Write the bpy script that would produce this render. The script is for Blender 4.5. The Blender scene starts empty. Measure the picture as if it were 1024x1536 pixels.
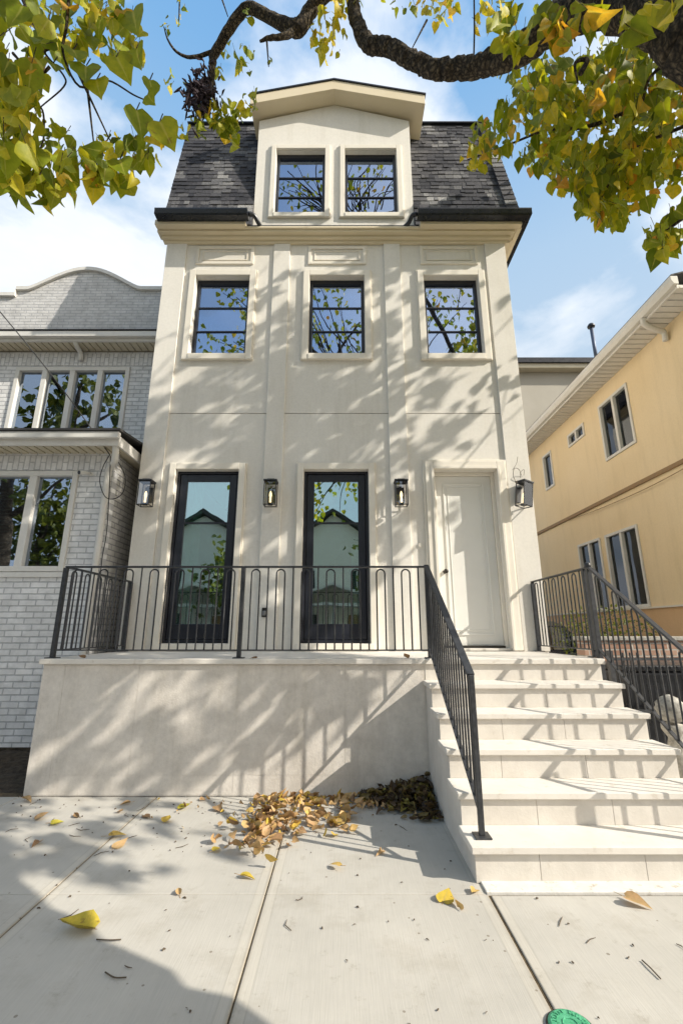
import bpy, bmesh, math, random
from mathutils import Vector, Matrix, noise as mnoise
rnd = random.Random(7)
R = math.radians
S = bpy.context.scene
COL = S.collection
# ------------------------------------------------------------------ camera numbers
H = 1.42; TH = R(14.75); CT, ST = math.cos(TH), math.sin(TH); F = 676.0; CX, CY = 514.0, 768.0
def ray(px, py):
    u = (px-CX)/F; v = (CY-py)/F
    return Vector((u, CT-v*ST, ST+v*CT))
def atY(px, py, Y):
    d = ray(px, py); return Vector((0,0,H)) + d*(Y/d.y)
def atX(px, py, X):
    d = ray(px, py); return Vector((0,0,H)) + d*(X/d.x)
def atF(px, py, f): return Vector((0,0,H)) + ray(px, py)*f
def atZ(px, py, z=0.0):
    d = ray(px, py); return Vector((0,0,H)) + d*((z-H)/d.z)
def proj(p):
    f = p.y*CT+(p.z-H)*ST; r = -p.y*ST+(p.z-H)*CT
    if f <= 0.05: return (-9999, -9999, f)
    return (CX+p.x/f*F, CY-r/f*F, f)
SUN = Vector((1, -.40, .70)).normalized()

# ------------------------------------------------------------------ materials
def nmat(name):
    m = bpy.data.materials.new(name); m.use_nodes = True
    nt = m.node_tree; b = nt.nodes['Principled BSDF']
    return m, nt, b
def N(nt, t, **kw):
    n = nt.nodes.new(t)
    for k, v in kw.items(): setattr(n, k, v)
    return n
def L(nt, a, b): nt.links.new(a, b)
def ramp(nt, stops, fac=None, interp='LINEAR'):
    r = N(nt, 'ShaderNodeValToRGB'); e = r.color_ramp.elements; r.color_ramp.interpolation = interp
    while len(e) < len(stops): e.new(.5)
    for i, (p, c) in enumerate(stops):
        e[i].position = p; e[i].color = (c[0], c[1], c[2], 1)
    if fac is not None: L(nt, fac, r.inputs[0])
    return r
def noise(nt, vec, scale, detail=4, rough=.55):
    n = N(nt, 'ShaderNodeTexNoise'); n.inputs['Scale'].default_value = scale
    n.inputs['Detail'].default_value = detail; n.inputs['Roughness'].default_value = rough
    if vec is not None: L(nt, vec, n.inputs['Vector'])
    return n
def mixc(nt, fac, a, b, mode='MIX'):
    m = N(nt, 'ShaderNodeMix', data_type='RGBA', blend_type=mode)
    for i, v in ((0, fac), (6, a), (7, b)):
        if hasattr(v, 'is_linked') or hasattr(v, 'links'): L(nt, v, m.inputs[i])
        elif i == 0: m.inputs[0].default_value = v
        else: m.inputs[i].default_value = (v[0], v[1], v[2], 1)
    return m.outputs[2]
def geo(nt): return N(nt, 'ShaderNodeNewGeometry').outputs['Position']
def mapping(nt, vec, scale=(1,1,1), rot=(0,0,0)):
    m = N(nt, 'ShaderNodeMapping'); m.inputs['Scale'].default_value = scale; m.inputs['Rotation'].default_value = rot
    L(nt, vec, m.inputs['Vector']); return m.outputs[0]
def bump(nt, b, h, strength=.3, dist=.01):
    n = N(nt, 'ShaderNodeBump'); n.inputs['Strength'].default_value = strength; n.inputs['Distance'].default_value = dist
    L(nt, h, n.inputs['Height']); L(nt, n.outputs[0], b.inputs['Normal'])
def surf(name, c1, c2, scale=3, rough=.8, fine=90, bs=.25, bd=.004, streak=0, dirt=None, spec=.3):
    """painted / mineral surface: blotches, fine grain and optional vertical streaks"""
    m, nt, b = nmat(name); p = geo(nt)
    n1 = noise(nt, p, scale, 6, .6)
    col = ramp(nt, [(.3, c1), (.72, c2)], n1.outputs[0]).outputs[0]
    if streak:
        n2 = noise(nt, mapping(nt, p, (3.2, 3.2, .35)), 1.5, 8, .72)
        k = ramp(nt, [(.50, (1,1,1)), (.74, (1-streak*.8, 1-streak*.85, 1-streak))], n2.outputs[0]).outputs[0]
        col = mixc(nt, 1.0, col, k, 'MULTIPLY')
        n4 = noise(nt, p, 28, 6, .75)
        col = mixc(nt, 1.0, col, ramp(nt, [(.34, (1-streak*.45,)*3), (.6, (1.01,)*3)], n4.outputs[0]).outputs[0], 'MULTIPLY')
    if dirt:
        n3 = noise(nt, p, dirt[0], 8, .7)
        k = ramp(nt, [(dirt[1], (1,1,1)), (dirt[1]+.12, dirt[2])], n3.outputs[0]).outputs[0]
        col = mixc(nt, 1.0, col, k, 'MULTIPLY')
    L(nt, col, b.inputs['Base Color']); b.inputs['Roughness'].default_value = rough
    b.inputs['Specular IOR Level'].default_value = spec
    nf = noise(nt, p, fine, 3, .6); bump(nt, b, nf.outputs[0], bs, bd)
    return m
def plain(name, c, rough=.5, metal=0, spec=.5, var=.12, scale=12):
    m, nt, b = nmat(name); p = geo(nt); n = noise(nt, p, scale, 4)
    lo = tuple(x*(1-var) for x in c); hi = tuple(min(1, x*(1+var)) for x in c)
    L(nt, ramp(nt, [(.3, lo), (.7, hi)], n.outputs[0]).outputs[0], b.inputs['Base Color'])
    r = ramp(nt, [(.3, (rough*.8,)*3), (.7, (min(1, rough*1.2),)*3)], n.outputs[0]); L(nt, r.outputs[0], b.inputs['Roughness'])
    b.inputs['Metallic'].default_value = metal; b.inputs['Specular IOR Level'].default_value = spec
    return m
def emis(name, c, s):
    m, nt, b = nmat(name); b.inputs['Emission Color'].default_value = (*c, 1); b.inputs['Emission Strength'].default_value = s
    b.inputs['Base Color'].default_value = (*c, 1); return m
def glass(name, refl=.5, tint=(.8, .88, .85), gcol=(.9, .95, 1)):
    m, nt, b = nmat(name); out = nt.nodes['Material Output']
    g = N(nt, 'ShaderNodeBsdfGlossy'); g.inputs['Roughness'].default_value = .004; g.inputs['Color'].default_value = (*gcol, 1)
    n = noise(nt, geo(nt), 1.3, 2); bp = N(nt, 'ShaderNodeBump'); bp.inputs['Strength'].default_value = .15; bp.inputs['Distance'].default_value = .012
    L(nt, n.outputs[0], bp.inputs['Height']); L(nt, bp.outputs[0], g.inputs['Normal'])
    t = N(nt, 'ShaderNodeBsdfTransparent'); t.inputs['Color'].default_value = (*tint, 1)
    lw = N(nt, 'ShaderNodeFresnel'); lw.inputs['IOR'].default_value = 1.5
    ma = N(nt, 'ShaderNodeMath', operation='ADD'); L(nt, lw.outputs[0], ma.inputs[0]); ma.inputs[1].default_value = refl; ma.use_clamp = True
    mx = N(nt, 'ShaderNodeMixShader'); L(nt, ma.outputs[0], mx.inputs[0]); L(nt, t.outputs[0], mx.inputs[1]); L(nt, g.outputs[0], mx.inputs[2])
    L(nt, mx.outputs[0], out.inputs[0]); return m
def brick(name, c1, c2, mortar, bw=.215, rh=.075, axis='x', soldier=False, worn=.0, ms=.009):
    m, nt, b = nmat(name); p = geo(nt)
    s = N(nt, 'ShaderNodeSeparateXYZ'); L(nt, p, s.inputs[0])
    c = N(nt, 'ShaderNodeCombineXYZ')
    a = s.outputs[0] if axis == 'x' else s.outputs[1]
    if soldier: L(nt, s.outputs[2], c.inputs[0]); L(nt, a, c.inputs[1])
    else: L(nt, a, c.inputs[0]); L(nt, s.outputs[2], c.inputs[1])
    wob = noise(nt, p, 14, 2); wv = N(nt, 'ShaderNodeVectorMath', operation='MULTIPLY_ADD')
    L(nt, wob.outputs['Color'], wv.inputs[0]); wv.inputs[1].default_value = (.012, .008, 0); L(nt, c.outputs[0], wv.inputs[2])
    bt = N(nt, 'ShaderNodeTexBrick'); L(nt, wv.outputs[0], bt.inputs['Vector'])
    bt.inputs['Scale'].default_value = 1; bt.inputs['Mortar Size'].default_value = ms; bt.inputs['Mortar Smooth'].default_value = .35
    bt.inputs['Brick Width'].default_value = bw; bt.inputs['Row Height'].default_value = rh; bt.inputs['Bias'].default_value = 0
    bt.inputs['Color1'].default_value = (*c1, 1); bt.inputs['Color2'].default_value = (*c2, 1); bt.inputs['Mortar'].default_value = (*mortar, 1)
    n = noise(nt, p, 7, 6, .65)
    k = ramp(nt, [(.3, (.78,)*3), (.7, (1.08,)*3)], n.outputs[0]).outputs[0]
    col = mixc(nt, 1.0, bt.outputs['Color'], k, 'MULTIPLY')
    L(nt, col, b.inputs['Base Color']); b.inputs['Roughness'].default_value = .75; b.inputs['Specular IOR Level'].default_value = .3
    inv = N(nt, 'ShaderNodeMath', operation='MULTIPLY_ADD'); L(nt, bt.outputs['Fac'], inv.inputs[0]); inv.inputs[1].default_value = -1
    nf = noise(nt, p, 60, 3); mm = N(nt, 'ShaderNodeMath', operation='MULTIPLY'); L(nt, nf.outputs[0], mm.inputs[0]); mm.inputs[1].default_value = .35
    L(nt, mm.outputs[0], inv.inputs[2]); bump(nt, b, inv.outputs[0], .8, .01)
    return m

M = {}
M['stucco'] = surf('cream stucco', (.72,.685,.622), (.79,.76,.70), .8, .85, 160, .35, .004, streak=.13)
M['trim'] = surf('cream trim paint', (.74,.69,.60), (.80,.755,.67), 2, .7, 120, .15, .002)
M['crown'] = surf('cornice paint', (.66,.57,.40), (.70,.61,.45), 2, .65, 120, .1, .002)
M['stone'] = surf('porch stone facing', (.62,.575,.52), (.77,.72,.655), 9, .75, 60, .5, .006, streak=.2, dirt=(14, .60, (.86,.85,.84)))
M['stonetile'] = surf('stair limestone', (.60,.56,.505), (.71,.67,.61), 5, .7, 70, .3, .004, streak=.08, dirt=(22, .60, (.88,.86,.83)))
M['tread'] = surf('stair tread stone', (.66,.62,.56), (.76,.72,.66), 4, .65, 70, .2, .003, dirt=(11, .57, (.84,.81,.77)))
M['blackpaint'] = plain('black window paint', (.012,.014,.022), .35, 0, .5)
M['iron'] = plain('black iron', (.045,.047,.052), .42, .3, .5, .3, 30)
M['gutter'] = plain('black gutter metal', (.018,.02,.026), .3, .3, .6)
M['glass'] = glass('reflective glass', .50, (.7,.8,.82), (.52,.64,.88))
M['glassgreen'] = glass('greenish door glass', .42, (.62, .88, .80), (.82, .95, .97))
M['glassdull'] = glass('dull old glass', .38, (.6,.62,.62), (.66,.76,.92))
M['glassold'] = glass('thin old glass', .06, (.6,.64,.6), (.7,.74,.8))
M['clear'] = glass('clear lantern glass', .06, (.95,.95,.97))
M['doorpaint'] = surf('door white paint', (.74,.73,.69), (.79,.78,.74), 2, .45, 40, .05, .001, spec=.5)
M['metal'] = plain('dull metal', (.35,.35,.36), .35, .9)
M['darkmetal'] = plain('dark bronze metal', (.05,.045,.04), .4, .6)
M['room'] = surf('interior plaster', (.35,.33,.30), (.40,.38,.35), 2)
M['floorwood'] = plain('interior floor', (.2,.13,.08), .5)
M['curtain'] = plain('pale green curtain', (.60,.72,.64), .9)
M['lamp'] = emis('warm bulb', (1,.55,.2), 9)
M['lampsoft'] = emis('lantern candle bulb', (1,.78,.42), 1.6)
M['whitebrick'] = brick('white painted brick', (.74,.735,.73), (.83,.825,.82), (.52,.52,.53))
M['whitebrick_y'] = brick('shaded white brick side', (.50,.49,.47), (.56,.55,.53), (.30,.30,.31), axis='y')  # darker copy of the front brick, the side's shade is in the colour
M['soldier'] = brick('white soldier course', (.74,.735,.73), (.83,.825,.82), (.55,.55,.56), axis='x', soldier=True)
M['parapet'] = brick('grey parapet brick', (.62,.61,.60), (.68,.67,.66), (.50,.50,.51), bw=.2, rh=.06)
M['redbrick'] = brick('weathered red brick', (.34,.19,.13), (.42,.27,.20), (.48,.45,.40))
M['whitetrim'] = surf('white vinyl trim', (.66,.64,.60), (.74,.72,.68), 3, .5, 40, .05, .001, streak=.1)
M['soffit'] = surf('vinyl soffit', (.55,.49,.36), (.62,.56,.43), 3, .6, 40, .05, .001)
M['roofdark'] = plain('bay roof edge', (.04,.038,.037), .8)
M['yellow'] = surf('yellow stucco', (.81,.64,.40), (.86,.70,.47), .7, .85, 130, .4, .004, streak=.12)
M['orange'] = surf('ochre plinth stucco', (.68,.44,.24), (.74,.50,.29), 1, .85, 130, .4, .004, streak=.12)
M['bandtrim'] = plain('brown band', (.30,.19,.09), .7)
M['blind'] = plain('grey green blind', (.58,.60,.50), .7)
M['greystucco'] = surf('grey stucco', (.40,.37,.31), (.46,.43,.37), 1, .85, 100, .3, .004)
M['soil'] = surf('dark soil', (.035,.027,.02), (.11,.085,.06), 18, 1, 60, 1, .03)
M['asphalt'] = surf('asphalt', (.045,.045,.047), (.065,.065,.066), 3, .9, 120, .6, .006)
M['footing'] = surf('mortar strip', (.62,.60,.56), (.72,.70,.66), 9, .8, 60, .4, .004, dirt=(16, .56, (.6,.55,.48)))
M['debris'] = surf('joint debris', (.06,.045,.03), (.16,.12,.07), 30, 1, 90, 1, .01)
M['cable'] = plain('black cable', (.02,.02,.02), .6)
M['greencap'] = surf('worn green paint', (.05,.30,.15), (.12,.45,.26), 40, .6, 200, .6, .003, dirt=(70, .55, (.4,.5,.4)))
M['carpaint'] = plain('dark blue car paint', (.02,.035,.07), .2, .4, .7)
M['rubber'] = plain('tyre rubber', (.02,.02,.02), .85)
M['flue'] = plain('blue grey flue pipe', (.10,.12,.17), .5, .5)
M['ornament'] = surf('pale cast stone', (.20,.19,.17), (.50,.48,.43), 26, .8, 60, .6, .006)
M['twig'] = plain('dry twig', (.10,.075,.05), .9)
M['seed'] = plain('dark seed pods', (.045,.03,.04), .8)
def mk_sidewalk():
    m, nt, b = nmat('broomed concrete'); p = geo(nt)
    n1 = noise(nt, p, 1.1, 8, .62)
    col = ramp(nt, [(.3, (.415,.395,.355)), (.7, (.525,.50,.45))], n1.outputs[0]).outputs[0]
    n2 = noise(nt, mapping(nt, p, (170, 5, 1), (0,0,R(3))), 1, 2)
    col = mixc(nt, 1.0, col, ramp(nt, [(.3, (.95,)*3), (.7, (1.03,)*3)], n2.outputs[0]).outputs[0], 'MULTIPLY')
    n5 = noise(nt, p, 2.3, 10, .72)
    col = mixc(nt, 1.0, col, ramp(nt, [(.52, (1,1,1)), (.60, (.94,.93,.915)), (.72, (.85,.835,.81))], n5.outputs[0]).outputs[0], 'MULTIPLY')
    n3 = noise(nt, p, 9, 9, .75)
    col = mixc(nt, 1.0, col, ramp(nt, [(.58, (1,1,1)), (.72, (.76,.73,.69))], n3.outputs[0]).outputs[0], 'MULTIPLY')
    v = N(nt, 'ShaderNodeTexVoronoi'); v.inputs['Scale'].default_value = 9; L(nt, p, v.inputs['Vector'])
    v2 = noise(nt, p, 3, 2)
    th = N(nt, 'ShaderNodeMath', operation='MULTIPLY'); L(nt, v2.outputs[0], th.inputs[0]); th.inputs[1].default_value = .12
    gt = N(nt, 'ShaderNodeMath', operation='LESS_THAN'); L(nt, v.outputs['Distance'], gt.inputs[0]); L(nt, th.outputs[0], gt.inputs[1])
    col = mixc(nt, gt.outputs[0], col, (.27,.24,.20))
    sx = N(nt, 'ShaderNodeSeparateXYZ'); L(nt, p, sx.inputs[0])
    for jx in (-1.64, -.43, .81, 2.03):
        sb = N(nt, 'ShaderNodeMath', operation='SUBTRACT'); L(nt, sx.outputs[0], sb.inputs[0]); sb.inputs[1].default_value = jx
        ab = N(nt, 'ShaderNodeMath', operation='ABSOLUTE'); L(nt, sb.outputs[0], ab.inputs[0])
        mk = ramp(nt, [(0, (.74,.69,.61)), (.014, (.93,.91,.88)), (.024, (1.06,1.05,1.03)), (.055, (1.06,1.05,1.03)), (.059, (.88,.87,.855)), (.066, (1,1,1))], ab.outputs[0]).outputs[0]
        col = mixc(nt, 1.0, col, mk, 'MULTIPLY')
    L(nt, col, b.inputs['Base Color']); b.inputs['Roughness'].default_value = .88; b.inputs['Specular IOR Level'].default_value = .25
    bump(nt, b, n2.outputs[0], .22, .003)
    return m
M['sidewalk'] = mk_sidewalk()
def mk_shingle():
    m, nt, b = nmat('asphalt shingles'); p = geo(nt)
    a = N(nt, 'ShaderNodeAttribute', attribute_name='Col'); s = N(nt, 'ShaderNodeSeparateColor'); L(nt, a.outputs['Color'], s.inputs[0])
    col = ramp(nt, [(0, (.020,.021,.028)), (.40, (.058,.057,.064)), (.70, (.15,.148,.15)), (1, (.34,.33,.32))], s.outputs[0]).outputs[0]
    n = noise(nt, p, 45, 5, .8)
    col = mixc(nt, 1.0, col, ramp(nt, [(.3, (.35,)*3), (.72, (1.75,)*3)], n.outputs[0]).outputs[0], 'MULTIPLY')
    L(nt, col, b.inputs['Base Color']); b.inputs['Roughness'].default_value = .9; bump(nt, b, noise(nt, p, 200, 2).outputs[0], .8, .006)
    return m
M['shingle'] = mk_shingle()
def mk_leaf(name, stops, trans=.45, dry=False):
    m, nt, b = nmat(name); out = nt.nodes['Material Output']; p = geo(nt)
    a = N(nt, 'ShaderNodeAttribute', attribute_name='Col'); s = N(nt, 'ShaderNodeSeparateColor'); L(nt, a.outputs['Color'], s.inputs[0])
    col = ramp(nt, stops, s.outputs[0]).outputs[0]
    n = noise(nt, p, 26, 5, .65)
    col = mixc(nt, 1.0, col, ramp(nt, [(.3, (.72,.78,.7)), (.7, (1.2,1.12,1.1))], n.outputs[0]).outputs[0], 'MULTIPLY')
    n2 = noise(nt, p, 11, 6, .75)
    sp = ramp(nt, [(.60, (0,0,0)), (.68, (.85,)*3)], n2.outputs[0]).outputs[0]
    col = mixc(nt, sp, col, (.20,.10,.03) if not dry else (.16,.08,.04))
    rib = ramp(nt, [(0, (.55,)*3), (.13, (0,0,0))], s.outputs[2]).outputs[0]
    col = mixc(nt, rib, col, (.62,.58,.16) if not dry else (.5,.36,.16))
    L(nt, col, b.inputs['Base Color']); b.inputs['Roughness'].default_value = .5; b.inputs['Specular IOR Level'].default_value = .35
    tr = N(nt, 'ShaderNodeBsdfTranslucent'); L(nt, mixc(nt, 1.0, col, (1.25,1.15,.55), 'MULTIPLY'), tr.inputs['Color'])
    mx = N(nt, 'ShaderNodeMixShader'); mx.inputs[0].default_value = trans
    L(nt, b.outputs[0], mx.inputs[1]); L(nt, tr.outputs[0], mx.inputs[2]); L(nt, mx.outputs[0], out.inputs[0])
    bump(nt, b, n.outputs[0], .4, .006)
    return m
M['leaf'] = mk_leaf('autumn leaves', [(0, (.13,.19,.014)), (.35, (.30,.36,.02)), (.7, (.56,.52,.035)), (.9, (.80,.63,.05)), (1, (.60,.28,.04))])
M['dryleaf'] = mk_leaf('dry fallen leaves', [(0, (.11,.06,.035)), (.3, (.38,.23,.12)), (.6, (.58,.39,.20)), (.82, (.60,.43,.07)), (1, (.40,.40,.04))], .15, True)
M['darkleaf'] = mk_leaf('shade dark leaves', [(0, (.03,.02,.015)), (.5, (.10,.065,.04)), (.85, (.20,.15,.05)), (1, (.30,.26,.05))], .1, True)  # darker leaf colours, the shade beside the steps is put into them
M['hedgeleaf'] = mk_leaf('shrub leaves', [(0, (.04,.07,.015)), (.5, (.16,.19,.02)), (1, (.42,.40,.05))], .3)
def mk_bark():
    m, nt, b = nmat('furrowed bark'); p = geo(nt)
    dn = noise(nt, p, 9, 3, .6); av = N(nt, 'ShaderNodeVectorMath', operation='MULTIPLY_ADD'); L(nt, dn.outputs['Color'], av.inputs[0]); av.inputs[1].default_value = (.10,.10,.10); L(nt, p, av.inputs[2])
    v = N(nt, 'ShaderNodeTexVoronoi', feature='DISTANCE_TO_EDGE'); v.inputs['Scale'].default_value = 34
    L(nt, mapping(nt, av.outputs[0], (1, .8, .6)), v.inputs['Vector'])
    n = noise(nt, p, 42, 8, .78)
    col = ramp(nt, [(.0, (.018,.014,.010)), (.12, (.07,.056,.04)), (.4, (.22,.185,.14))], v.outputs[0]).outputs[0]
    col = mixc(nt, 1.0, col, ramp(nt, [(.36, (.30,.28,.26)), (.60, (1.5,1.4,1.2)), (.72, (2.6,2.5,1.9))], n.outputs[0]).outputs[0], 'MULTIPLY')
    L(nt, col, b.inputs['Base Color']); b.inputs['Roughness'].default_value = .95
    ad = N(nt, 'ShaderNodeMath', operation='MULTIPLY_ADD'); L(nt, n.outputs[0], ad.inputs[0]); ad.inputs[1].default_value = 1.2; L(nt, v.outputs[0], ad.inputs[2])
    bump(nt, b, ad.outputs[0], 1, .03)
    return m
M['bark'] = mk_bark()

# ------------------------------------------------------------------ mesh builder
ORG = {}
class MB:
    def __init__(s): s.v = []; s.f = []; s.c = []; s.vc = {}
    def add(s, vs, fs, col=None):
        o = len(s.v); s.v += [Vector(q) for q in vs]
        for f in fs: s.f.append([i+o for i in f]); s.c.append(col)
        return s
    def box(s, x0, x1, y0, y1, z0, z1, col=None):
        x0, x1 = min(x0,x1), max(x0,x1); y0, y1 = min(y0,y1), max(y0,y1); z0, z1 = min(z0,z1), max(z0,z1)
        vs = [(x,y,z) for z in (z0,z1) for y in (y0,y1) for x in (x0,x1)]
        return s.add(vs, [(0,2,3,1),(4,5,7,6),(0,1,5,4),(2,6,7,3),(0,4,6,2),(1,3,7,5)], col)
    def obox(s, p0, p1, w, h, up=Vector((0,0,1))):
        """bar from p0 to p1, width w across, height h"""
        p0, p1 = Vector(p0), Vector(p1); d = (p1-p0).normalized()
        sd = d.cross(up)
        if sd.length < 1e-4: sd = Vector((1,0,0))
        sd.normalize(); u = sd.cross(d).normalized()
        vs = []
        for p in (p0, p1):
            for a, b in ((-1,-1),(1,-1),(1,1),(-1,1)): vs.append(p+sd*(a*w/2)+u*(b*h/2))
        return s.add(vs, [(3,2,1,0),(4,5,6,7),(0,1,5,4),(1,2,6,5),(2,3,7,6),(3,0,4,7)])
    def prism(s, poly, lo, hi, ax='y', col=None):
        """poly: 2D points; extruded along ax"""
        n = len(poly)
        def P(a, b, t): return (a, t, b) if ax == 'y' else ((t, a, b) if ax == 'x' else (a, b, t))
        vs = [P(a, b, lo) for a, b in poly] + [P(a, b, hi) for a, b in poly]
        fs = [tuple(range(n)), tuple(range(2*n-1, n-1, -1))] + [(i, i+n, (i+1)%n+n, (i+1)%n) for i in range(n)]
        return s.add(vs, fs, col)
    def frame(s, x0, x1, z0, z1, w, y0, y1, wb=None, wt=None):
        wb = w if wb is None else wb; wt = w if wt is None else wt
        s.box(x0, x0+w, y0, y1, z0, z1); s.box(x1-w, x1, y0, y1, z0, z1)
        s.box(x0+w, x1-w, y0, y1, z0, z0+wb); s.box(x0+w, x1-w, y0, y1, z1-wt, z1); return s
    def framex(s, y0, y1, z0, z1, w, x0, x1):
        s.box(x0, x1, y0, y0+w, z0, z1); s.box(x0, x1, y1-w, y1, z0, z1)
        s.box(x0, x1, y0+w, y1-w, z0, z0+w); s.box(x0, x1, y0+w, y1-w, z1-w, z1); return s
    def tube(s, pts, rad, seg=8, jit=0, cap=True):
        pts = [Vector(p) for p in pts]; n = len(pts)
        if not hasattr(rad, '__len__'): rad = [rad]*n
        t0 = (pts[1]-pts[0]).normalized(); a = t0.orthogonal().normalized()
        o = len(s.v)
        for i, p in enumerate(pts):
            t = (pts[min(i+1, n-1)]-pts[max(i-1, 0)]).normalized()
            a = (a-t*a.dot(t)).normalized(); b = t.cross(a)
            for k in range(seg):
                an = 2*math.pi*k/seg; r = rad[i]*(1+jit*(rnd.random()-.5))
                s.v.append(p+(a*math.cos(an)+b*math.sin(an))*r)
        for i in range(n-1):
            for k in range(seg):
                s.f.append([o+i*seg+k, o+i*seg+(k+1)%seg, o+(i+1)*seg+(k+1)%seg, o+(i+1)*seg+k]); s.c.append(None)
        if cap:
            s.f.append([o+k for k in range(seg-1,-1,-1)]); s.c.append(None)
            s.f.append([o+(n-1)*seg+k for k in range(seg)]); s.c.append(None)
        return s
    def lathe(s, prof, c, seg=20, axis='z'):
        pts = []
        for r, z in prof:
            for k in range(seg):
                a = 2*math.pi*k/seg
                q = (r*math.cos(a), r*math.sin(a), z)
                if axis == 'x': q = (q[2], q[0], q[1])
                if axis == 'y': q = (q[0], q[2], q[1])
                pts.append((c[0]+q[0], c[1]+q[1], c[2]+q[2]))
        fs = [(i*seg+k, i*seg+(k+1)%seg, (i+1)*seg+(k+1)%seg, (i+1)*seg+k) for i in range(len(prof)-1) for k in range(seg)]
        fs += [tuple(range(seg-1,-1,-1)), tuple((len(prof)-1)*seg+k for k in range(seg))]
        return s.add(pts, fs)
    def wall(s, x0, x1, z0, z1, ops, y0, y1, ax='x'):
        """wall in the x-z plane (or y-z with ax='y') between y0 (front) and y1 with real openings"""
        xs = sorted({x0, x1, *[o[0] for o in ops], *[o[1] for o in ops]}); zs = sorted({z0, z1, *[o[2] for o in ops], *[o[3] for o in ops]})
        xs = [x for x in xs if x0 <= x <= x1]; zs = [z for z in zs if z0 <= z <= z1]
        def hole(i, j):
            if i < 0 or j < 0 or i >= len(xs)-1 or j >= len(zs)-1: return True
            cx, cz = (xs[i]+xs[i+1])/2, (zs[j]+zs[j+1])/2
            return any(o[0] < cx < o[1] and o[2] < cz < o[3] for o in ops)
        P = (lambda a, b, t: (a, t, b)) if ax == 'x' else (lambda a, b, t: (t, a, b))
        def q(*p): s.add(p, [(0,1,2,3)])
        for i in range(len(xs)-1):
            for j in range(len(zs)-1):
                if hole(i, j): continue
                a, b, c, d = xs[i], xs[i+1], zs[j], zs[j+1]
                q(P(a,c,y0), P(b,c,y0), P(b,d,y0), P(a,d,y0)); q(P(a,c,y1), P(a,d,y1), P(b,d,y1), P(b,c,y1))
                if hole(i-1, j): q(P(a,c,y0), P(a,d,y0), P(a,d,y1), P(a,c,y1))
                if hole(i+1, j): q(P(b,c,y0), P(b,c,y1), P(b,d,y1), P(b,d,y0))
                if hole(i, j-1): q(P(a,c,y0), P(a,c,y1), P(b,c,y1), P(b,c,y0))
                if hole(i, j+1): q(P(a,d,y0), P(b,d,y0), P(b,d,y1), P(a,d,y1))
        return s
    def build(s, name, mat, parent=None, bevel=0, smooth=False, label=None, origin=None):
        if origin is None: origin = ORG[parent.name] if parent is not None else Vector((0,0,0))
        origin = Vector(origin)
        me = bpy.data.meshes.new(name); me.from_pydata([v-origin for v in s.v], [], s.f)
        me.validate(); me.materials.append(M[mat] if isinstance(mat, str) else mat)
        if smooth: me.polygons.foreach_set('use_smooth', [True]*len(me.polygons))
        if any(c is not None for c in s.c) or s.vc:
            at = me.color_attributes.new('Col', 'FLOAT_COLOR', 'CORNER'); data = []
            if len(me.polygons) == len(s.c):
                for pi, pl in enumerate(me.polygons):
                    c = s.c[pi] or (.5, 0, 1)
                    for vi in pl.vertices:
                        e = s.vc.get(vi)
                        data += [c[0], e[0] if e else 0, e[1] if e else 1, 1]
                at.data.foreach_set('color', data)
        o = bpy.data.objects.new(name, me); COL.objects.link(o)
        if parent is not None:
            o.parent = parent; o.location = origin - ORG[parent.name]
        else: o.location = origin
        ORG[o.name] = origin
        if parent is None:
            # recompute normals outward not needed: cycles is two sided
            pass
        if bevel:
            bv = o.modifiers.new('bevel', 'BEVEL'); bv.width = bevel; bv.segments = 2; bv.limit_method = 'ANGLE'; bv.angle_limit = R(40)
        if label: o['label'] = label
        return o
def thing(name, loc, label, cat, group=None):
    o = bpy.data.objects.new(name, None); COL.objects.link(o); o.location = loc; o.empty_display_size = .1
    o['label'] = label; o['category'] = cat
    if group: o['group'] = group
    ORG[o.name] = Vector(loc); return o
def tag(o, label, cat, group=None):
    o['label'] = label; o['category'] = cat
    if group: o['group'] = group
    return o
def struct(o): o['kind'] = 'structure'; return o
def catmull(pts, n=6):
    pts = [Vector(p) for p in pts]; out = []
    P = [pts[0]*2-pts[1]] + pts + [pts[-1]*2-pts[-2]]
    for i in range(1, len(P)-2):
        for k in range(n):
            t = k/n; a, b, c, d = P[i-1], P[i], P[i+1], P[i+2]
            out.append(.5*((2*b)+(c-a)*t+(2*a-5*b+4*c-d)*t*t+(3*b-3*c+d-a)*t**3))
    out.append(pts[-1]); return out
def lerpl(vals, n, m):
    out = []
    for i in range(len(vals)-1):
        for k in range(n): out.append(vals[i]+(vals[i+1]-vals[i])*k/n)
    out.append(vals[-1]); return out

# ================================================================== GROUND
struct(MB().box(-120, 120, -120, 160, -.6, -.20).build('ground', 'soil'))
struct(MB().box(-60, 60, -10.2, -1.6, -.19, -.15).build('road', 'asphalt'))
# pavement slabs
sw = MB(); g = .0035
xs = [-14, -10.2, -7.6, -5.3, -2.86, -1.64, -.43, .81, 2.03, 3.25, 4.47, 6, 9, 14]
for i in range(len(xs)-1):
    a, b = xs[i]+(g if xs[i] != .81 else .010), xs[i+1]-g
    if b < -2.8: b += 0
    ys = [-1.45, .45, 1.72, 2.97, 4.495] if b < .81 else [-1.45, .45, 1.72, 2.96]
    for j in range(len(ys)-1): sw.box(a, b, ys[j]+g*.6, ys[j+1]-g*.6, -.14, 0)
struct(sw.build('sidewalk', 'sidewalk', bevel=.005))
struct(MB().box(-14, 14, -1.43, 2.98, -.15, -.006).build('joint_filler', 'debris'))
struct(MB().box(-14, .9, 2.99, 4.6, -.15, -.006).build('joint_filler', 'debris'))
struct(MB().box(-60, 60, -1.6, -1.46, -.19, .0).build('kerb', 'footing', bevel=.01))
struct(MB().box(.80, 2.62, 2.97, 3.12, -.14, .012).build('mortar_strip', 'footing', bevel=.004))
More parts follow.
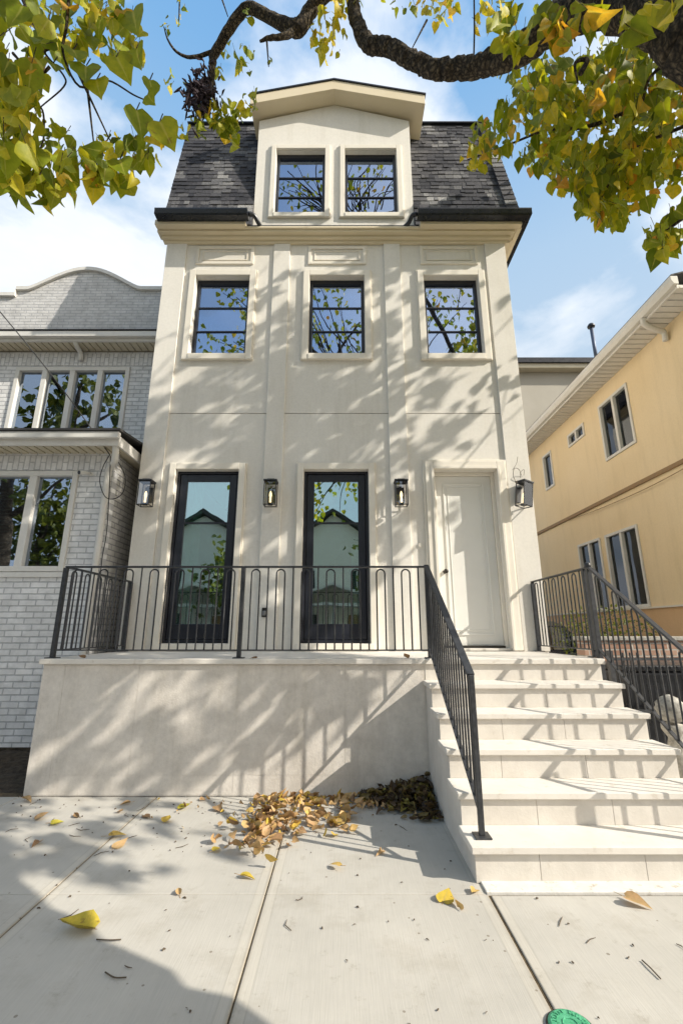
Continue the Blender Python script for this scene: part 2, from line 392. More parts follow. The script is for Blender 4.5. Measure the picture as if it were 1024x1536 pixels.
struct(MB().box(2.63, 6, 2.97, 30, -.14, -.01).build('driveway', 'sidewalk'))
# soil strip in front of the white brick house (rough)
so = MB(); nx, ny = 40, 16
vs = []
for j in range(ny+1):
    for i in range(nx+1):
        x = -8+i*(5.12/nx); y = 4.50+j*(1.3/ny)
        vs.append((x, y, -.01+.07*j/ny+rnd.uniform(-.02,.02)))
so.add(vs, [(j*(nx+1)+i, j*(nx+1)+i+1, (j+1)*(nx+1)+i+1, (j+1)*(nx+1)+i) for j in range(ny) for i in range(nx)])
struct(so.build('soil_bed', 'soil'))
struct(MB().box(-60, 60, -14, -10.2, -.19, -.02).build('pavement_far_side', 'sidewalk'))

# ================================================================== MAIN HOUSE
FY = 6.06; ZD = 1.163
house = thing('stucco_house', (-.1, FY, 0), 'tall narrow cream stucco house with black framed windows and dark mansard roof', 'house')
D1 = (-2.36, -1.47, 1.26, 3.63); D2 = (-.55, .36, 1.26, 3.63); DD = (1.28, 2.17, 1.20, 3.63)
W = [(-2.35, -1.49, 5.50, 6.93), (-.53, .34, 5.50, 6.93), (1.29, 2.16, 5.50, 6.93)]
PIL = [(-2.875, -2.55), (-1.12, -.86), (.67, .93), (2.32, 2.65)]
slots = [(PIL[i][1], PIL[i+1][0], 4.514, 4.526) for i in range(3)]
w = MB().wall(-2.87, 2.645, ZD-.02, 7.64, [D1, D2, DD, *W, *slots], FY, FY+.20)
w.box(-2.87, -2.72, FY+.2, 13, 0, 7.85); w.box(2.50, 2.645, FY+.2, 13, 0, 7.85)
w.box(-2.72, 2.50, 12.9, 13, 0, 7.85)
w.build('wall', 'stucco', house)
MB().box(-2.86, 2.63, FY+.003, FY+.2, 0, ZD-.025).build('foundation', 'stone', house)
for a, b in PIL: MB().box(a-.003, b, FY-.032, FY-.001, ZD, 7.60).build('pilaster', 'stucco', house, bevel=.004)
def surround(op, parent, w_=.10, d=.05, bottom=True, sill=True):
    x0, x1, z0, z1 = op; m = MB(); e = .002
    zb = z0-w_ if bottom else ZD+.01
    m.box(x0-w_, x0-e, FY-d, FY-e, zb, z1+w_); m.box(x1+e, x1+w_, FY-d, FY-e, zb, z1+w_)
    m.box(x0-e, x1+e, FY-d, FY-e, z1+e, z1+w_)
    if bottom: m.box(x0-e, x1+e, FY-d-.01, FY-e, zb, z0-e)
    # thin outer bead
    m.box(x0-w_-.02, x0-w_, FY-d*.5, FY-e, zb, z1+w_+.02); m.box(x1+w_, x1+w_+.02, FY-d*.5, FY-e, zb, z1+w_+.02)
    m.box(x0-w_, x1+w_, FY-d*.5, FY-e, z1+w_, z1+w_+.02)
    return m.build('surround', 'trim', parent, bevel=.006)
def win_black(op, parent, y=FY+.07, bars=2, fw=.045):
    x0, x1, z0, z1 = op; e = .003
    fr = MB().frame(x0+e, x1-e, z0+e, z1-e, fw, y, y+.07, fw, fw+.03).build('window', 'blackpaint', parent, bevel=.004)
    MB().box(x0+fw, x1-fw, y+.035, y+.041, z0+fw, z1-fw-.03).build('pane', 'glass', fr)
    for k in range(1, bars+1):
        z = z0+fw+(z1-z0-2*fw-.03)*k/(bars+1); MB().box(x0+fw, x1-fw, y+.015, y+.033, z-.009, z+.009).build('muntin', 'blackpaint', fr)
    return fr
for op in W:
    surround(op, house); win_black(op, house)
    cx = (op[0]+op[1])/2; m = MB()
    m.frame(cx-.47, cx+.47, 7.17, 7.52, .05, FY-.025, FY-.001); m.frame(cx-.37, cx+.37, 7.25, 7.44, .018, FY-.014, FY-.001)
    m.build('wall_panel', 'trim', house, bevel=.004)
def french(op, parent):
    x0, x1, z0, z1 = op; e = .003; y = FY+.05
    surround(op, parent, .09, .05, bottom=False)
    MB().box(x0-.05, x1+.05, FY-.06, FY+.18, ZD+.005, z0-e).build('sill', 'trim', parent, bevel=.006)
    d = MB().frame(x0+e, x1-e, z0+e, z1-e, .035, y, y+.09).frame(x0+.045, x1-.045, z0+.045, z1-.045, .10, y+.015, y+.065, .20, .10).build('french_door', 'blackpaint', parent, bevel=.004)
    gx0, gx1, gz0, gz1 = x0+.145, x1-.145, z0+.245, z1-.145
    MB().box(gx0, gx1, y+.035, y+.043, gz0, gz1).build('pane', 'glassgreen', d)
    MB().box(gx0, gx1, y+.012, y+.033, gz1-.62, gz1-.60).build('muntin', 'blackpaint', d)
    MB().lathe([(.0,0),(.012,0),(.012,.05),(.0,.05)], (x0+.09, y-.035, 2.2), 10, 'y').box(x0+.082, x0+.098, y-.04, y-.028, 2.1, 2.2).build('handle', 'blackpaint', d)
for op in (D1, D2): french(op, house)
# entrance door
x0, x1, z0, z1 = DD
m = MB(); m.box(x0-.12, x0-.002, FY-.06, FY-.002, ZD+.01, z1+.12); m.box(x1+.002, x1+.12, FY-.06, FY-.002, ZD+.01, z1+.12); m.box(x0-.002, x1+.002, FY-.06, FY-.002, z1+.002, z1+.12)
m.box(x0-.15, x0-.12, FY-.035, FY-.002, ZD+.01, z1+.15); m.box(x1+.12, x1+.145, FY-.035, FY-.002, ZD+.01, z1+.15); m.box(x0-.12, x1+.12, FY-.035, FY-.002, z1+.12, z1+.15)
m.box(x0-.04, x0, FY-.075, FY-.06, ZD+.01, z1+.04); m.box(x1, x1+.04, FY-.075, FY-.06, ZD+.01, z1+.04); m.box(x0, x1, FY-.075, FY-.06, z1, z1+.04)
m.build('door_surround', 'trim', house, bevel=.006)
door = MB().box(x0+.05, x1-.05, FY+.125, FY+.17, z0+.03, z1-.05).build('front_door', 'doorpaint', house, bevel=.003, label='white panelled entrance door')
MB().frame(x0+.002, x1-.002, z0, z1-.002, .045, FY+.08, FY+.195, .02).build('door_frame', 'trim', door, bevel=.004)
mm = MB().frame(x0+.15, x1-.15, z0+.16, z1-.16, .025, FY+.112, FY+.1245).frame(x0+.21, x1-.21, z0+.22, z1-.22, .012, FY+.118, FY+.1245)
mm.build('door_panel', 'doorpaint', door, bevel=.004)
MB().lathe([(.0,-.0),(.03,0),(.03,.02),(.012,.03),(.012,.06),(.027,.07),(.027,.09),(0,.095)], (x0+.115, FY+.03, 2.20), 14, 'y').build('door_lock', 'darkmetal', door, smooth=True)
MB().box(x0-.0, x1+.0, FY-.02, FY+.2, ZD+.006, z0-.002).build('threshold', 'tread', house, bevel=.004)
MB().box(x0+.05, x1-.05, FY+.07, FY+.12, z0+.001, z0+.028).build('weather_strip', 'darkmetal', door)
# doorbell left of entrance
tag(MB().lathe([(.0,0),(.028,0),(.030,.006),(.022,.012),(.012,.014),(0,.014)], (1.055, FY-.016, 2.55), 18, 'y').build('doorbell', 'trim', origin=(1.055, FY, 2.55)), 'small round cream doorbell on stucco left of the white door', 'doorbell')
# cornice
c = MB()
c.box(-2.95, 2.73, FY-.10, FY-.002, 7.605, 7.66); c.box(-3.0, 2.78, FY-.17, FY-.002, 7.66, 7.70); c.box(-3.0, 2.82, FY-.20, FY-.002, 7.70, 7.74)
c.box(-2.93, 2.72, FY-.05, FY-.002, 7.56, 7.605)
c.box(2.648, 2.75, FY-.10+.1, 12.9, 7.605, 7.66); c.box(2.648, 2.80, FY, 12.9, 7.66, 7.74)
c.build('cornice', 'crown', house, bevel=.008)
for a, b in ((-3.0, -1.56), (1.24, 2.86)):
    MB().box(a, b, FY-.28, FY-.202, 7.69, 7.78).box(a, b, FY-.202, FY+.0, 7.742, 7.79).build('fascia', 'crown', house, bevel=.006)
MB().box(2.803, 2.88, FY-.2, 12.9, 7.69, 7.79).build('fascia', 'crown', house, bevel=.006)
def gutter_prof(y): return [(y, 7.76), (y+.015, 7.735), (y+.13, 7.735), (y+.13, 7.84), (y+.115, 7.84), (y+.115, 7.75), (y+.02, 7.75), (y+.012, 7.79), (y-.012, 7.825), (y-.012, 7.84), (y-.024, 7.84), (y-.024, 7.82)]
for a, b in ((-2.95, -1.50), (1.18, 2.96)):
    q = MB().prism(gutter_prof(FY-.415), a, b, 'x'); q.box(a-.004, a, FY-.425, FY-.285, 7.74, 7.84); q.box(b, b+.004, FY-.425, FY-.285, 7.74, 7.84)
    q.build('gutter', 'gutter', house)
MB().box(2.885, 2.965, FY-.28, 12.9, 7.735, 7.83).build('gutter', 'gutter', house)
MB().tube(catmull([(-1.50, FY-.34, 7.83), (-1.42, FY-.30, 7.84), (-1.36, FY-.22, 7.78), (-1.33, FY-.16, 7.75)]), .035, 8).build('downspout_elbow', 'gutter', house, smooth=True)
MB().tube(catmull([(1.18, FY-.34, 7.83), (1.11, FY-.30, 7.84), (1.06, FY-.22, 7.78), (.99, FY-.16, 7.75)]), .035, 8).build('downspout_elbow', 'gutter', house, smooth=True)
MB().box(-1.49, 1.18, FY-.19, FY-.01, 7.742, 7.765).build('flashing', 'gutter', house)
# dormer
DL = (-1.16, -.31, 8.19, 9.60); DR = (.035, .93, 8.19, 9.60); dx0, dx1, pk = -1.50, 1.19, -.155
dm = MB().wall(dx0, dx1, 7.70, 10.30, [DL, DR], FY, FY+.14)
dm.prism([(dx0, 10.30), (dx1, 10.30), (pk, 10.69)], FY, FY+.14)
dm.box(dx0, dx0+.12, FY+.14, 7.9, 7.7, 10.3); dm.box(dx1-.12, dx1, FY+.14, 7.9, 7.7, 10.3)
dormer = dm.build('dormer', 'stucco', house)
for op in (DL, DR):
    surround(op, dormer, .085, .045); win_black(op, dormer)
ex0, ex1 = -1.62, 1.44; zl = 10.34; zp = 10.70; y0r = FY-.25
th = .21
rf = MB().prism([(ex0, zl), (pk, zp), (ex1, zl), (ex1, zl+th), (pk, zp+th), (ex0, zl+th)], y0r, 7.9).build('dormer_roof', 'crown', dormer, bevel=.004)
MB().prism([(ex0-.02, zl+th), (pk, zp+th+.002), (ex1+.02, zl+th), (ex1+.02, zl+th+.025), (pk, zp+th+.03), (ex0-.02, zl+th+.025)], y0r-.02, 7.9).build('roof_edge', 'gutter', dormer)
# mansard slopes made of shingle courses
def mansard(xa0, xa1, xb0, xb1, name='mansard_roof'):
    yb, zb, yt, zt = FY-.10, 7.86, 6.52, 10.86
    s = MB(); n = 28; sl = Vector((0, yt-yb, zt-zb)); ln = sl.length; sd = sl.normalized(); nr = Vector((0, -sd.z, sd.y))
    for i in range(n):
        t = i/n; base = Vector((0, yb, zb))+sl*t; L_ = ln/n*1.5
        l = xa0+(xb0-xa0)*t; r_ = xa1+(xb1-xa1)*t; x = l
        while x < r_-.001:
            w_ = min(rnd.choice((.07,.09,.12,.15,.19)), r_-x); c = min(1, max(0, .30+.9*mnoise.noise(Vector((x*1.6, base.z*3.2, 5)))+.45*(rnd.random()-.5))); thk = rnd.choice((.010, .014, .020))
            p = base
            vs = []
            for (u_, k_, h_) in ((0,0,0),(1,0,0),(1,1,0),(0,1,0)):
                pass
            q0 = Vector((x, p.y, p.z)); q1 = Vector((x+w_-.004, p.y, p.z)); up = sd*L_
            drop = sd*rnd.uniform(-.012,.004)
            vs = [q0+drop, q1+drop, q1+up, q0+up, q0+drop+nr*thk, q1+drop+nr*thk, q1+up+nr*.002, q0+up+nr*.002]
            s.add(vs, [(3,2,1,0),(4,5,6,7),(0,1,5,4),(1,2,6,5),(3,0,4,7)], (c,0,1)); x += w_
    return s
def addcore(s, a0, a1, b0, b1):
    s.add([(a0,FY-.09,7.9),(a1,FY-.09,7.9),(b1,6.53,10.86),(b0,6.53,10.86),(a0,12.9,7.9),(a1,12.9,7.9),(b1,12.3,10.86),(b0,12.3,10.86)],
          [(0,1,2,3),(0,3,7,4),(1,5,6,2),(3,2,6,7),(4,7,6,5),(0,4,5,1)], (.15,0,1)); return s
ml = mansard(-2.97, dx0-.005, -2.97, dx0-.005); addcore(ml, -2.965, dx0-.006, -2.965, dx0-.006); ml.build('mansard_roof', 'shingle', house)
mr = mansard(dx1+.005, 2.90, dx1+.005, 2.74); addcore(mr, dx1+.006, 2.90, dx1+.006, 2.74); mr.build('mansard_roof', 'shingle', house)
MB().box(dx0, dx1, 6.9, 12.5, 10.3, 10.8).build('flat_roof', 'roofdark', house)
cap = MB()
for k in range(22):
    t = k/22; a = Vector((2.90, FY-.13, 7.93)).lerp(Vector((2.74, 6.49, 10.87)), t); b_ = Vector((2.90, FY-.13, 7.93)).lerp(Vector((2.74, 6.49, 10.87)), t+.058)
    c0 = rnd.random(); o = len(cap.f)
    cap.obox(a+Vector((-.05,-.012,0)), b_+Vector((-.05,.004,0)), .20, .02, Vector((0,-1,.18)))
    for i in range(o, len(cap.f)): cap.c[i] = (c0, 0, 1)
cap.build('ridge_cap', 'shingle', house)
cap2 = MB()
cap2.box(dx1+.02, 2.76, 6.46, 6.62, 10.86, 10.885); cap2.box(-2.98, dx0, 6.46, 6.62, 10.86, 10.885)
cap2.build('roof_edge', 'gutter', house)
# interior
it = MB(); it.box(-2.7, 2.48, FY+.22, 12.8, 4.1, 4.45); it.box(-2.7, 2.48, FY+.22, 12.8, 7.35, 7.6); it.box(-2.7, 2.48, 10.0, 10.1, ZD, 10.5)
it.box(-1.0, -.92, FY+.25, 10, ZD, 4.1); it.box(.9, .98, FY+.25, 10, ZD, 7.3)
it.build('interior_wall', 'room', house)
MB().box(-2.7, 2.48, FY+.22, 12.8, ZD-.05, ZD+.03).build('interior_floor', 'floorwood', house)
def curtain(x0, x1, z0, z1, y, parent):
    m = MB(); n = 24; vs = []
    for k in range(n+1):
        x = x0+(x1-x0)*k/n; yy = y+.03*math.sin(k*1.7)
        vs += [(x, yy, z0), (x, yy, z1), (x, yy+.006, z0), (x, yy+.006, z1)]
    m.add(vs, [(4*k, 4*k+4, 4*k+5, 4*k+1) for k in range(n)]+[(4*k+2, 4*k+3, 4*k+7, 4*k+6) for k in range(n)])
    return m.build('curtain', 'curtain', parent, smooth=True)
curtain(-2.26, -2.02, 1.27, 3.55, FY+.19, house); curtain(.12, .30, 1.27, 2.6, FY+.19, house); curtain(-2.31, -2.10, 5.52, 6.9, FY+.19, house); curtain(-1.15, -1.05, 8.1, 9.6, FY+.35, house)
def pendant(p, label):
    t = thing('ceiling_lamp', p, label, 'lamp')
    MB().lathe([(.005,-.07),(.05,-.06),(.075,0),(.05,.06),(.005,.07)], p, 16).build('bulb', 'lamp', t, smooth=True)
    MB().tube([Vector(p)+Vector((0,0,.071)), Vector(p)+Vector((0,0,.45))], .006, 6).build('cord', 'cable', t)
pendant((1.98, 7.35, 6.30), 'glowing orange ceiling lamp seen through the upper right window')
pendant((-.50, 7.1, 9.02), 'small warm lamp seen behind the left dormer window')

# lanterns
def lantern(x, z, label, detached=False):
    t = thing('wall_lantern', (x, FY-.033, z), label, 'wall lantern', 'wall lanterns beside the doors')
    w_, d_, h_ = .085, .15, .34; yb = FY-.035; y1 = yb-.03; y0 = y1-d_
    MB().box(x-.055, x+.055, yb-.018, yb, z-.10, z+.12).box(x-.015, x+.015, yb-.05, yb-.018, z+.10, z+.13).build('back_plate', 'iron', t, bevel=.003)
    f = MB(); b = .011
    for sx in (-1, 1):
        for yy in (y0, y1-b): f.box(x+sx*w_-(b if sx > 0 else 0), x+sx*w_+(b if sx < 0 else 0), yy, yy+b, z-h_/2+b, z+h_/2-b)
    for zz in (z-h_/2, z+h_/2-b): f.frame(x-w_, x+w_, zz, zz+b, b, y0, y0+b); f.box(x-w_, x-w_+b, y0+b, y1, zz, zz+b); f.box(x+w_-b, x+w_, y0+b, y1, zz, zz+b); f.box(x-w_+b, x+w_-b, y1-b, y1, zz, zz+b)
    f.build('frame', 'iron', t)
    MB().box(x-w_-.008, x+w_+.008, y0-.008, y1+.01, z+h_/2, z+h_/2+.022).box(x-.05, x+.05, y0+.03, y1-.03, z+h_/2+.022, z+h_/2+.04).build('cap', 'iron', t, bevel=.003)
    MB().box(x-w_+b+.002, x+w_-b-.002, y0+.003, y0+.006, z-h_/2+b, z+h_/2-b).build('pane', 'clear', t)
    MB().lathe([(.006,-.11),(.014,-.10),(.014,-.03),(.020,.0),(.017,.03),(.006,.06)], (x, (y0+y1)/2, z-.02), 10).build('bulb', 'lampsoft', t, smooth=True)
    MB().box(x-.03, x+.03, (y0+y1)/2-.03, (y0+y1)/2+.03, z-h_/2+b, z-h_/2+b+.03).build('lamp_holder', 'iron', t)
    return t
lantern(-2.70, 3.235, 'black box wall lantern on the far left pilaster, left of the first black door')
lantern(-.99, 3.235, 'black box wall lantern between the two tall black doors')
lantern(.80, 3.235, 'black box wall lantern between the second black door and the white door')
t4 = lantern(2.44, 3.235, 'tilted wall lantern hanging loose from its wires right of the white door')
t4.rotation_euler = (R(4), R(6), R(28))
MB().tube([Vector(p)-Vector((0,0,0)) for p in catmull([(2.34, FY-.10, 3.42), (2.26, FY-.16, 3.36), (2.22, FY-.14, 3.46), (2.27, FY-.11, 3.58), (2.38, FY-.09, 3.60), (2.42, FY-.1, 3.52)])], .004, 5).build('wire', 'twig', t4)
MB().tube(catmull([(2.30, FY-.05, 3.58), (2.33, FY-.09, 3.68), (2.38, FY-.06, 3.80)]), .003, 5).build('wire', 'twig', t4)
MB().tube(catmull([(2.44, FY-.06, 3.50), (2.43, FY-.08, 3.58), (2.47, FY-.10, 3.62), (2.50, FY-.07, 3.55)]), .003, 5).build('wire', 'twig', t4)
# outlet
t = thing('outdoor_outlet', (-1.02, FY-.03, 1.66), 'small dark outdoor outlet cover low on the pilaster between the black doors', 'outlet')
MB().box(-1.055, -.985, FY-.055, FY-.034, 1.59, 1.71).build('cover', 'darkmetal', t, bevel=.008); MB().box(-1.04, -1.0, FY-.075, FY-.0555, 1.61, 1.67).build('cap', 'metal', t, bevel=.006)

# ================================================================== PORCH + STAIRS
porch = thing('stone_porch', (-.2, 4.5, 0), 'raised porch with flat grey stone front wall below the black railing', 'porch')
px0, px1 = -2.83, 2.44; PY = 4.5
pw = MB(); cuts = [px0, -2.62, -1.92, -.98, .02, .765]; zc = [0.01, .17, ZD-.052]
for i in range(len(cuts)-1):
    for j in range(len(zc)-1):
        e = .0014
        pw.box(cuts[i]+e, cuts[i+1]-e, PY, PY+.0025, zc[j]+e, zc[j+1]-e)
pw.build('facing', 'stone', porch)
MB().box(px0+.002, px1, PY+.0027, FY, 0, ZD-.052).build('core', 'stonetile', porch)
MB().box(px0-.03, px1+.03, PY-.035, FY-.036, ZD-.05, ZD).build('deck_slab', 'tread', porch, bevel=.006)
stairs = thing('stone_stairs', (1.6, 3.08, 0), 'pale limestone front steps leading up to the white door', 'stairs')
SX0, SX1 = .775, 2.44
for k in range(5):
    yk = 3.08+.284*k; zk = .194*(k+1)
    m = MB(); cx = [SX0, SX0+.38+.12*(k%2), SX0+1.0, SX1]
    for i in range(3): m.box(cx[i]+.0012, cx[i+1]-.0012, yk, yk+.283 if k < 4 else PY-.003, .002+0*k, zk-.042)
    m.build('riser', 'stonetile', stairs, bevel=.0015)
    MB().box(SX0-.022, SX1+.022, yk-.028, (yk+.284-.001) if k < 4 else PY-.002, zk-.04, zk).build('tread', 'tread', stairs, bevel=.005)
MB().box(SX0, SX1, PY-.0025, PY+.0022, .001, ZD-.053).build('riser', 'stonetile', stairs, bevel=.0015)

# ================================================================== RAILINGS
HB = .075
def rail_run(t, a, b, hz=.88, posts=(), sp=.084, start=1, first_post=True, top_w=.045, flat=.012, skip_end=False):
    """a, b: ground points of the run (may slope)"""
    a, b = Vector(a), Vector(b); up = Vector((0,0,1)); d = b-a; n = max(1, int(round(Vector((d.x,d.y,0)).length/sp)))
    MB().obox(a+up*hz, b+up*hz, top_w, .018).build('top_rail', 'iron', t, bevel=.004)
    MB().obox(a+up*HB, b+up*HB, .03, .012).build('bottom_rail', 'iron', t)
    k = start
    while k < n:
        p = a+d*(k/n)
        if (k-start) % 3 == 0 and k+1 < n:
            q = a+d*((k+1)/n); r_ = (q-p).length/2; c = (p+q)/2; pts = [p+up*(HB+.006)]
            for j in range(9):
                an = math.pi*(1-j/8); dd = (q-p).normalized()
                pts.append(c+dd*(math.cos(an)*r_)+up*(hz-.025-r_+math.sin(an)*r_))
            pts.append(q+up*(HB+.006))
            MB().tube(pts, .0078, 6).build('baluster', 'iron', t); k += 2
        else:
            MB().tube([p+up*(HB+.006), p+up*(hz-.008)], .0078, 6).build('baluster', 'iron', t); k += 1
def post(t, p, h=.87, w_=.04, base=True):
    p = Vector(p)
    m = MB().box(p.x-w_/2, p.x+w_/2, p.y-w_/2, p.y+w_/2, p.z+.011, p.z+h)
    o = m.build('post', 'iron', t, bevel=.003)
    if base: MB().box(p.x-.05, p.x+.05, p.y-.05, p.y+.05, p.z+.001, p.z+.010).build('base_plate', 'iron', o, bevel=.002)
dr = thing('porch_railing', (-1, PY+.05, ZD), 'black iron railing with looped bars along the front of the porch', 'railing')
RY = PY+.05
rail_run(dr, (-2.79, RY, ZD), (-1.0, RY, ZD)); rail_run(dr, (-1.0, RY, ZD), (.84, RY, ZD)); rail_run(dr, (-2.79, RY+.03, ZD), (-2.79, FY-.06, ZD))
for p in ((-2.79, RY, ZD), (-1.0, RY, ZD), (-2.79, FY-.07, ZD)): post(dr, p)
MB().box(-2.79-.03, -2.79+.03, RY-.03, RY+.03, ZD-.12, ZD+.0).build('post', 'iron', dr)
lr = thing('stair_railing', (.84, PY, ZD), 'black iron stair rail on the left side of the steps, seen almost edge on', 'railing', )
a = (.84, RY-.005, ZD+.02); b = (.855, 3.20, .194+.07)
slope = (.194/.284)
rail_run(lr, a, b, hz=.87, sp=.075, top_w=.055)
post(lr, (.84, RY-.002, ZD), .90); post(lr, (.855, 3.19, .194), .94, .034)
rr = thing('stair_railing', (2.5, PY, ZD), 'black iron rail on the right side of porch and steps, sloping toward the viewer', 'railing')
rail_run(rr, (2.50, FY-.05, ZD), (2.50, 4.62, ZD)); post(rr, (2.50, 4.60, ZD-.25), 1.13, .045, False); post(rr, (2.50, 4.69, ZD), .87); post(rr, (2.50, FY-.06, ZD), .87)
rail_run(rr, (2.50, 4.58, ZD+.0), (2.50, 3.02, ZD-1.56*slope), hz=.88); post(rr, (2.50, 3.0, .0), .96)
MB().lathe([(.02,0),(.035,.01),(.03,.04),(.012,.055)], (2.50, 4.60, ZD+.88), 12).build('finial', 'iron', rr, smooth=True)

# ================================================================== WHITE BRICK HOUSE (left)
wb = thing('white_brick_house', (-5, 5.8, 0), 'white painted brick house with a curved grey parapet and projecting bay', 'house')
BY = 5.8; BX = -3.12
wins = [(-4.07-.55*0, -3.66, 2.22, 3.45), (-4.66, -4.24, 2.22, 3.45), (-5.26, -4.83, 2.22, 3.45)]
OP = [(-5.36, -3.58, 2.15, 3.52)]
MB().wall(-9, BX, .10, 3.80, OP, BY, BY+.12).build('wall', 'whitebrick', wb)
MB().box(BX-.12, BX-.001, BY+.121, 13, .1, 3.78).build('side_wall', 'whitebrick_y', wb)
MB().box(-9, BX-.125, BY+1.3, BY+1.4, .1, 3.7).build('interior_wall', 'room', wb)
MB().box(-9, BX-.03, BY-.006, BY-.001, 3.535, 3.745).build('soldier_course', 'soldier', wb)
MB().box(-9, BX-.01, BY-.01, BY+.115, -.1, .10).build('plinth', 'soil', wb)
def white_window(op, panes, y, parent, blind=True, mw=.075, glassm='glassdull', out=.03):
    x0, x1, z0, z1 = op; f = MB().frame(x0+.002, x1-.002, z0+.002, z1-.002, .07, y-out, y+.09)
    n = panes; wi = (x1-x0-.14-(n-1)*mw)/n; x = x0+.07; spans = []
    for k in range(n):
        spans.append((x, x+wi)); x += wi
        if k < n-1: f.box(x, x+mw, y-out+.005, y+.085, z0+.07, z1-.07); x += mw
    fo = f.build('window', 'whitetrim', parent, bevel=.005)
    for a, b in spans:
        MB().box(a, b, y+.04, y+.045, z0+.07, z1-.07).build('pane', glassm, fo)
        if blind:
            m = MB(); z = z0+.10
            while z < z1-.08: m.box(a+.01, b-.01, y+.10, y+.125, z, z+.012); z += .05
            m.build('blind', 'blind', fo)
white_window(OP[0], 3, BY, wb, True, .10)
# window brick sill course
MB().box(-5.42, -3.52, BY-.025, BY-.001, 2.08, 2.145).build('window_sill', 'whitetrim', wb, bevel=.004)
# eaves of the bay
EX = -2.93
MB().box(-9, EX+.0, 5.47, 5.50, 3.76, 3.90).box(EX-.03, EX, 5.50, 7.0, 3.76, 3.90).build('fascia', 'whitetrim', wb, bevel=.004)
m = MB(); x = -9.0
m.box(-9, EX-.031, 5.501, 7.0, 3.80, 3.83)
while x < EX-.05:
    m.box(x, x+.085, 5.505, BY-.003, 3.775, 3.799); x += .115
m.build('soffit', 'soffit', wb)
MB().box(-9, EX+.02, 5.40, 5.469, 3.84, 3.93).build('gutter', 'whitetrim', wb, bevel=.01)
MB().add([(-9,5.38,3.935),(EX+.04,5.38,3.935),(EX+.04,6.95,4.12),(-9,6.95,4.12),(-9,5.38,3.965),(EX+.04,5.38,3.965),(EX+.04,6.95,4.15),(-9,6.95,4.15)],
         [(0,1,2,3),(7,6,5,4),(0,4,5,1),(1,5,6,2),(0,3,7,4)]).build('bay_roof', 'roofdark', wb)
MB().tube(catmull([(-3.0,5.52,3.86),(-3.0,5.56,3.70),(-3.03,5.62,3.60),(-3.12,5.70,3.54),(-3.16,5.74,3.46),(-3.16,5.745,3.2),(-3.16,5.745,1.6),(-3.16,5.745,.25)]), .042, 10).build('downspout', 'whitetrim', wb, smooth=True)
# upper storey
UY = 6.9
UW = [(-5.62, -3.66, 4.30, 5.82)]
MB().wall(-9, -2.90, 4.0, 6.12, UW, UY, UY+.12).build('upper_wall', 'whitebrick', wb)
MB().box(-9, -2.9, UY+1.2, UY+1.3, 3.9, 6.1).build('interior_wall', 'room', wb)
MB().box(-9, -2.91, UY-.006, UY-.001, 5.86, 6.09).build('soldier_course', 'soldier', wb)
white_window(UW[0], 4, UY, wb, False, .085, 'glassdull')
MB().box(-9, -2.88, 6.60, 6.64, 6.13, 6.24).build('fascia', 'whitetrim', wb, bevel=.004)
m = MB(); m.box(-9, -2.88, 6.641, UY+.1, 6.165, 6.19); x = -9.0
while x < -2.95: m.box(x, x+.09, 6.645, UY-.003, 6.14, 6.1645); x += .115
m.build('soffit', 'soffit', wb)
MB().box(-9, -2.87, 6.53, 6.598, 6.18, 6.28).build('gutter', 'whitetrim', wb, bevel=.008)
MB().box(-9, -2.87, 6.52, 6.9, 6.285, 6.31).build('roof_edge', 'roofdark', wb)
MB().tube(catmull([(-4.52,6.62,6.17),(-4.52,6.70,6.10),(-4.52,6.82,6.05),(-4.52,6.86,5.93)]), .04, 8).build('downspout_elbow', 'whitetrim', wb, smooth=True)
# curved parapet
def par_z(x):
    c, hw = -4.72, 1.02; b_ = 7.43
    if x < -5.95: return 7.30
    if abs(x-c) < hw: 
        u_ = abs(x-c)/hw
        return b_+.43*(math.cos(u_*math.pi)*.5+.5)**.62 if u_ < 1 else b_
    return b_
xs_ = sorted(set([-9, -5.951, -5.949, -2.88]+[-5.9+.06*k for k in range(50)]))
xs_ = [x for x in xs_ if x <= -2.88]
poly = [(-9, 6.31), (-2.88, 6.31)]+[(x, par_z(x)) for x in reversed(xs_)]
MB().prism(poly, 6.95, 7.15).build('parapet', 'parapet', wb)
cp = MB()
for i in range(len(xs_)-1):
    a, b = xs_[i], xs_[i+1]
    za, zb_ = par_z(a), par_z(b)
    cp.add([(a,6.90,za+.002),(b,6.90,zb_+.002),(b,7.2,zb_+.002),(a,7.2,za+.002),(a,6.90,za+.07),(b,6.90,zb_+.07),(b,7.2,zb_+.07),(a,7.2,za+.07)], [(3,2,1,0),(4,5,6,7),(0,1,5,4),(2,3,7,6)])
cp.build('coping', 'whitetrim', wb)
MB().box(-9, -2.9, 7.16, 13, 3.9, 6.9).build('rear_block', 'parapet', wb)
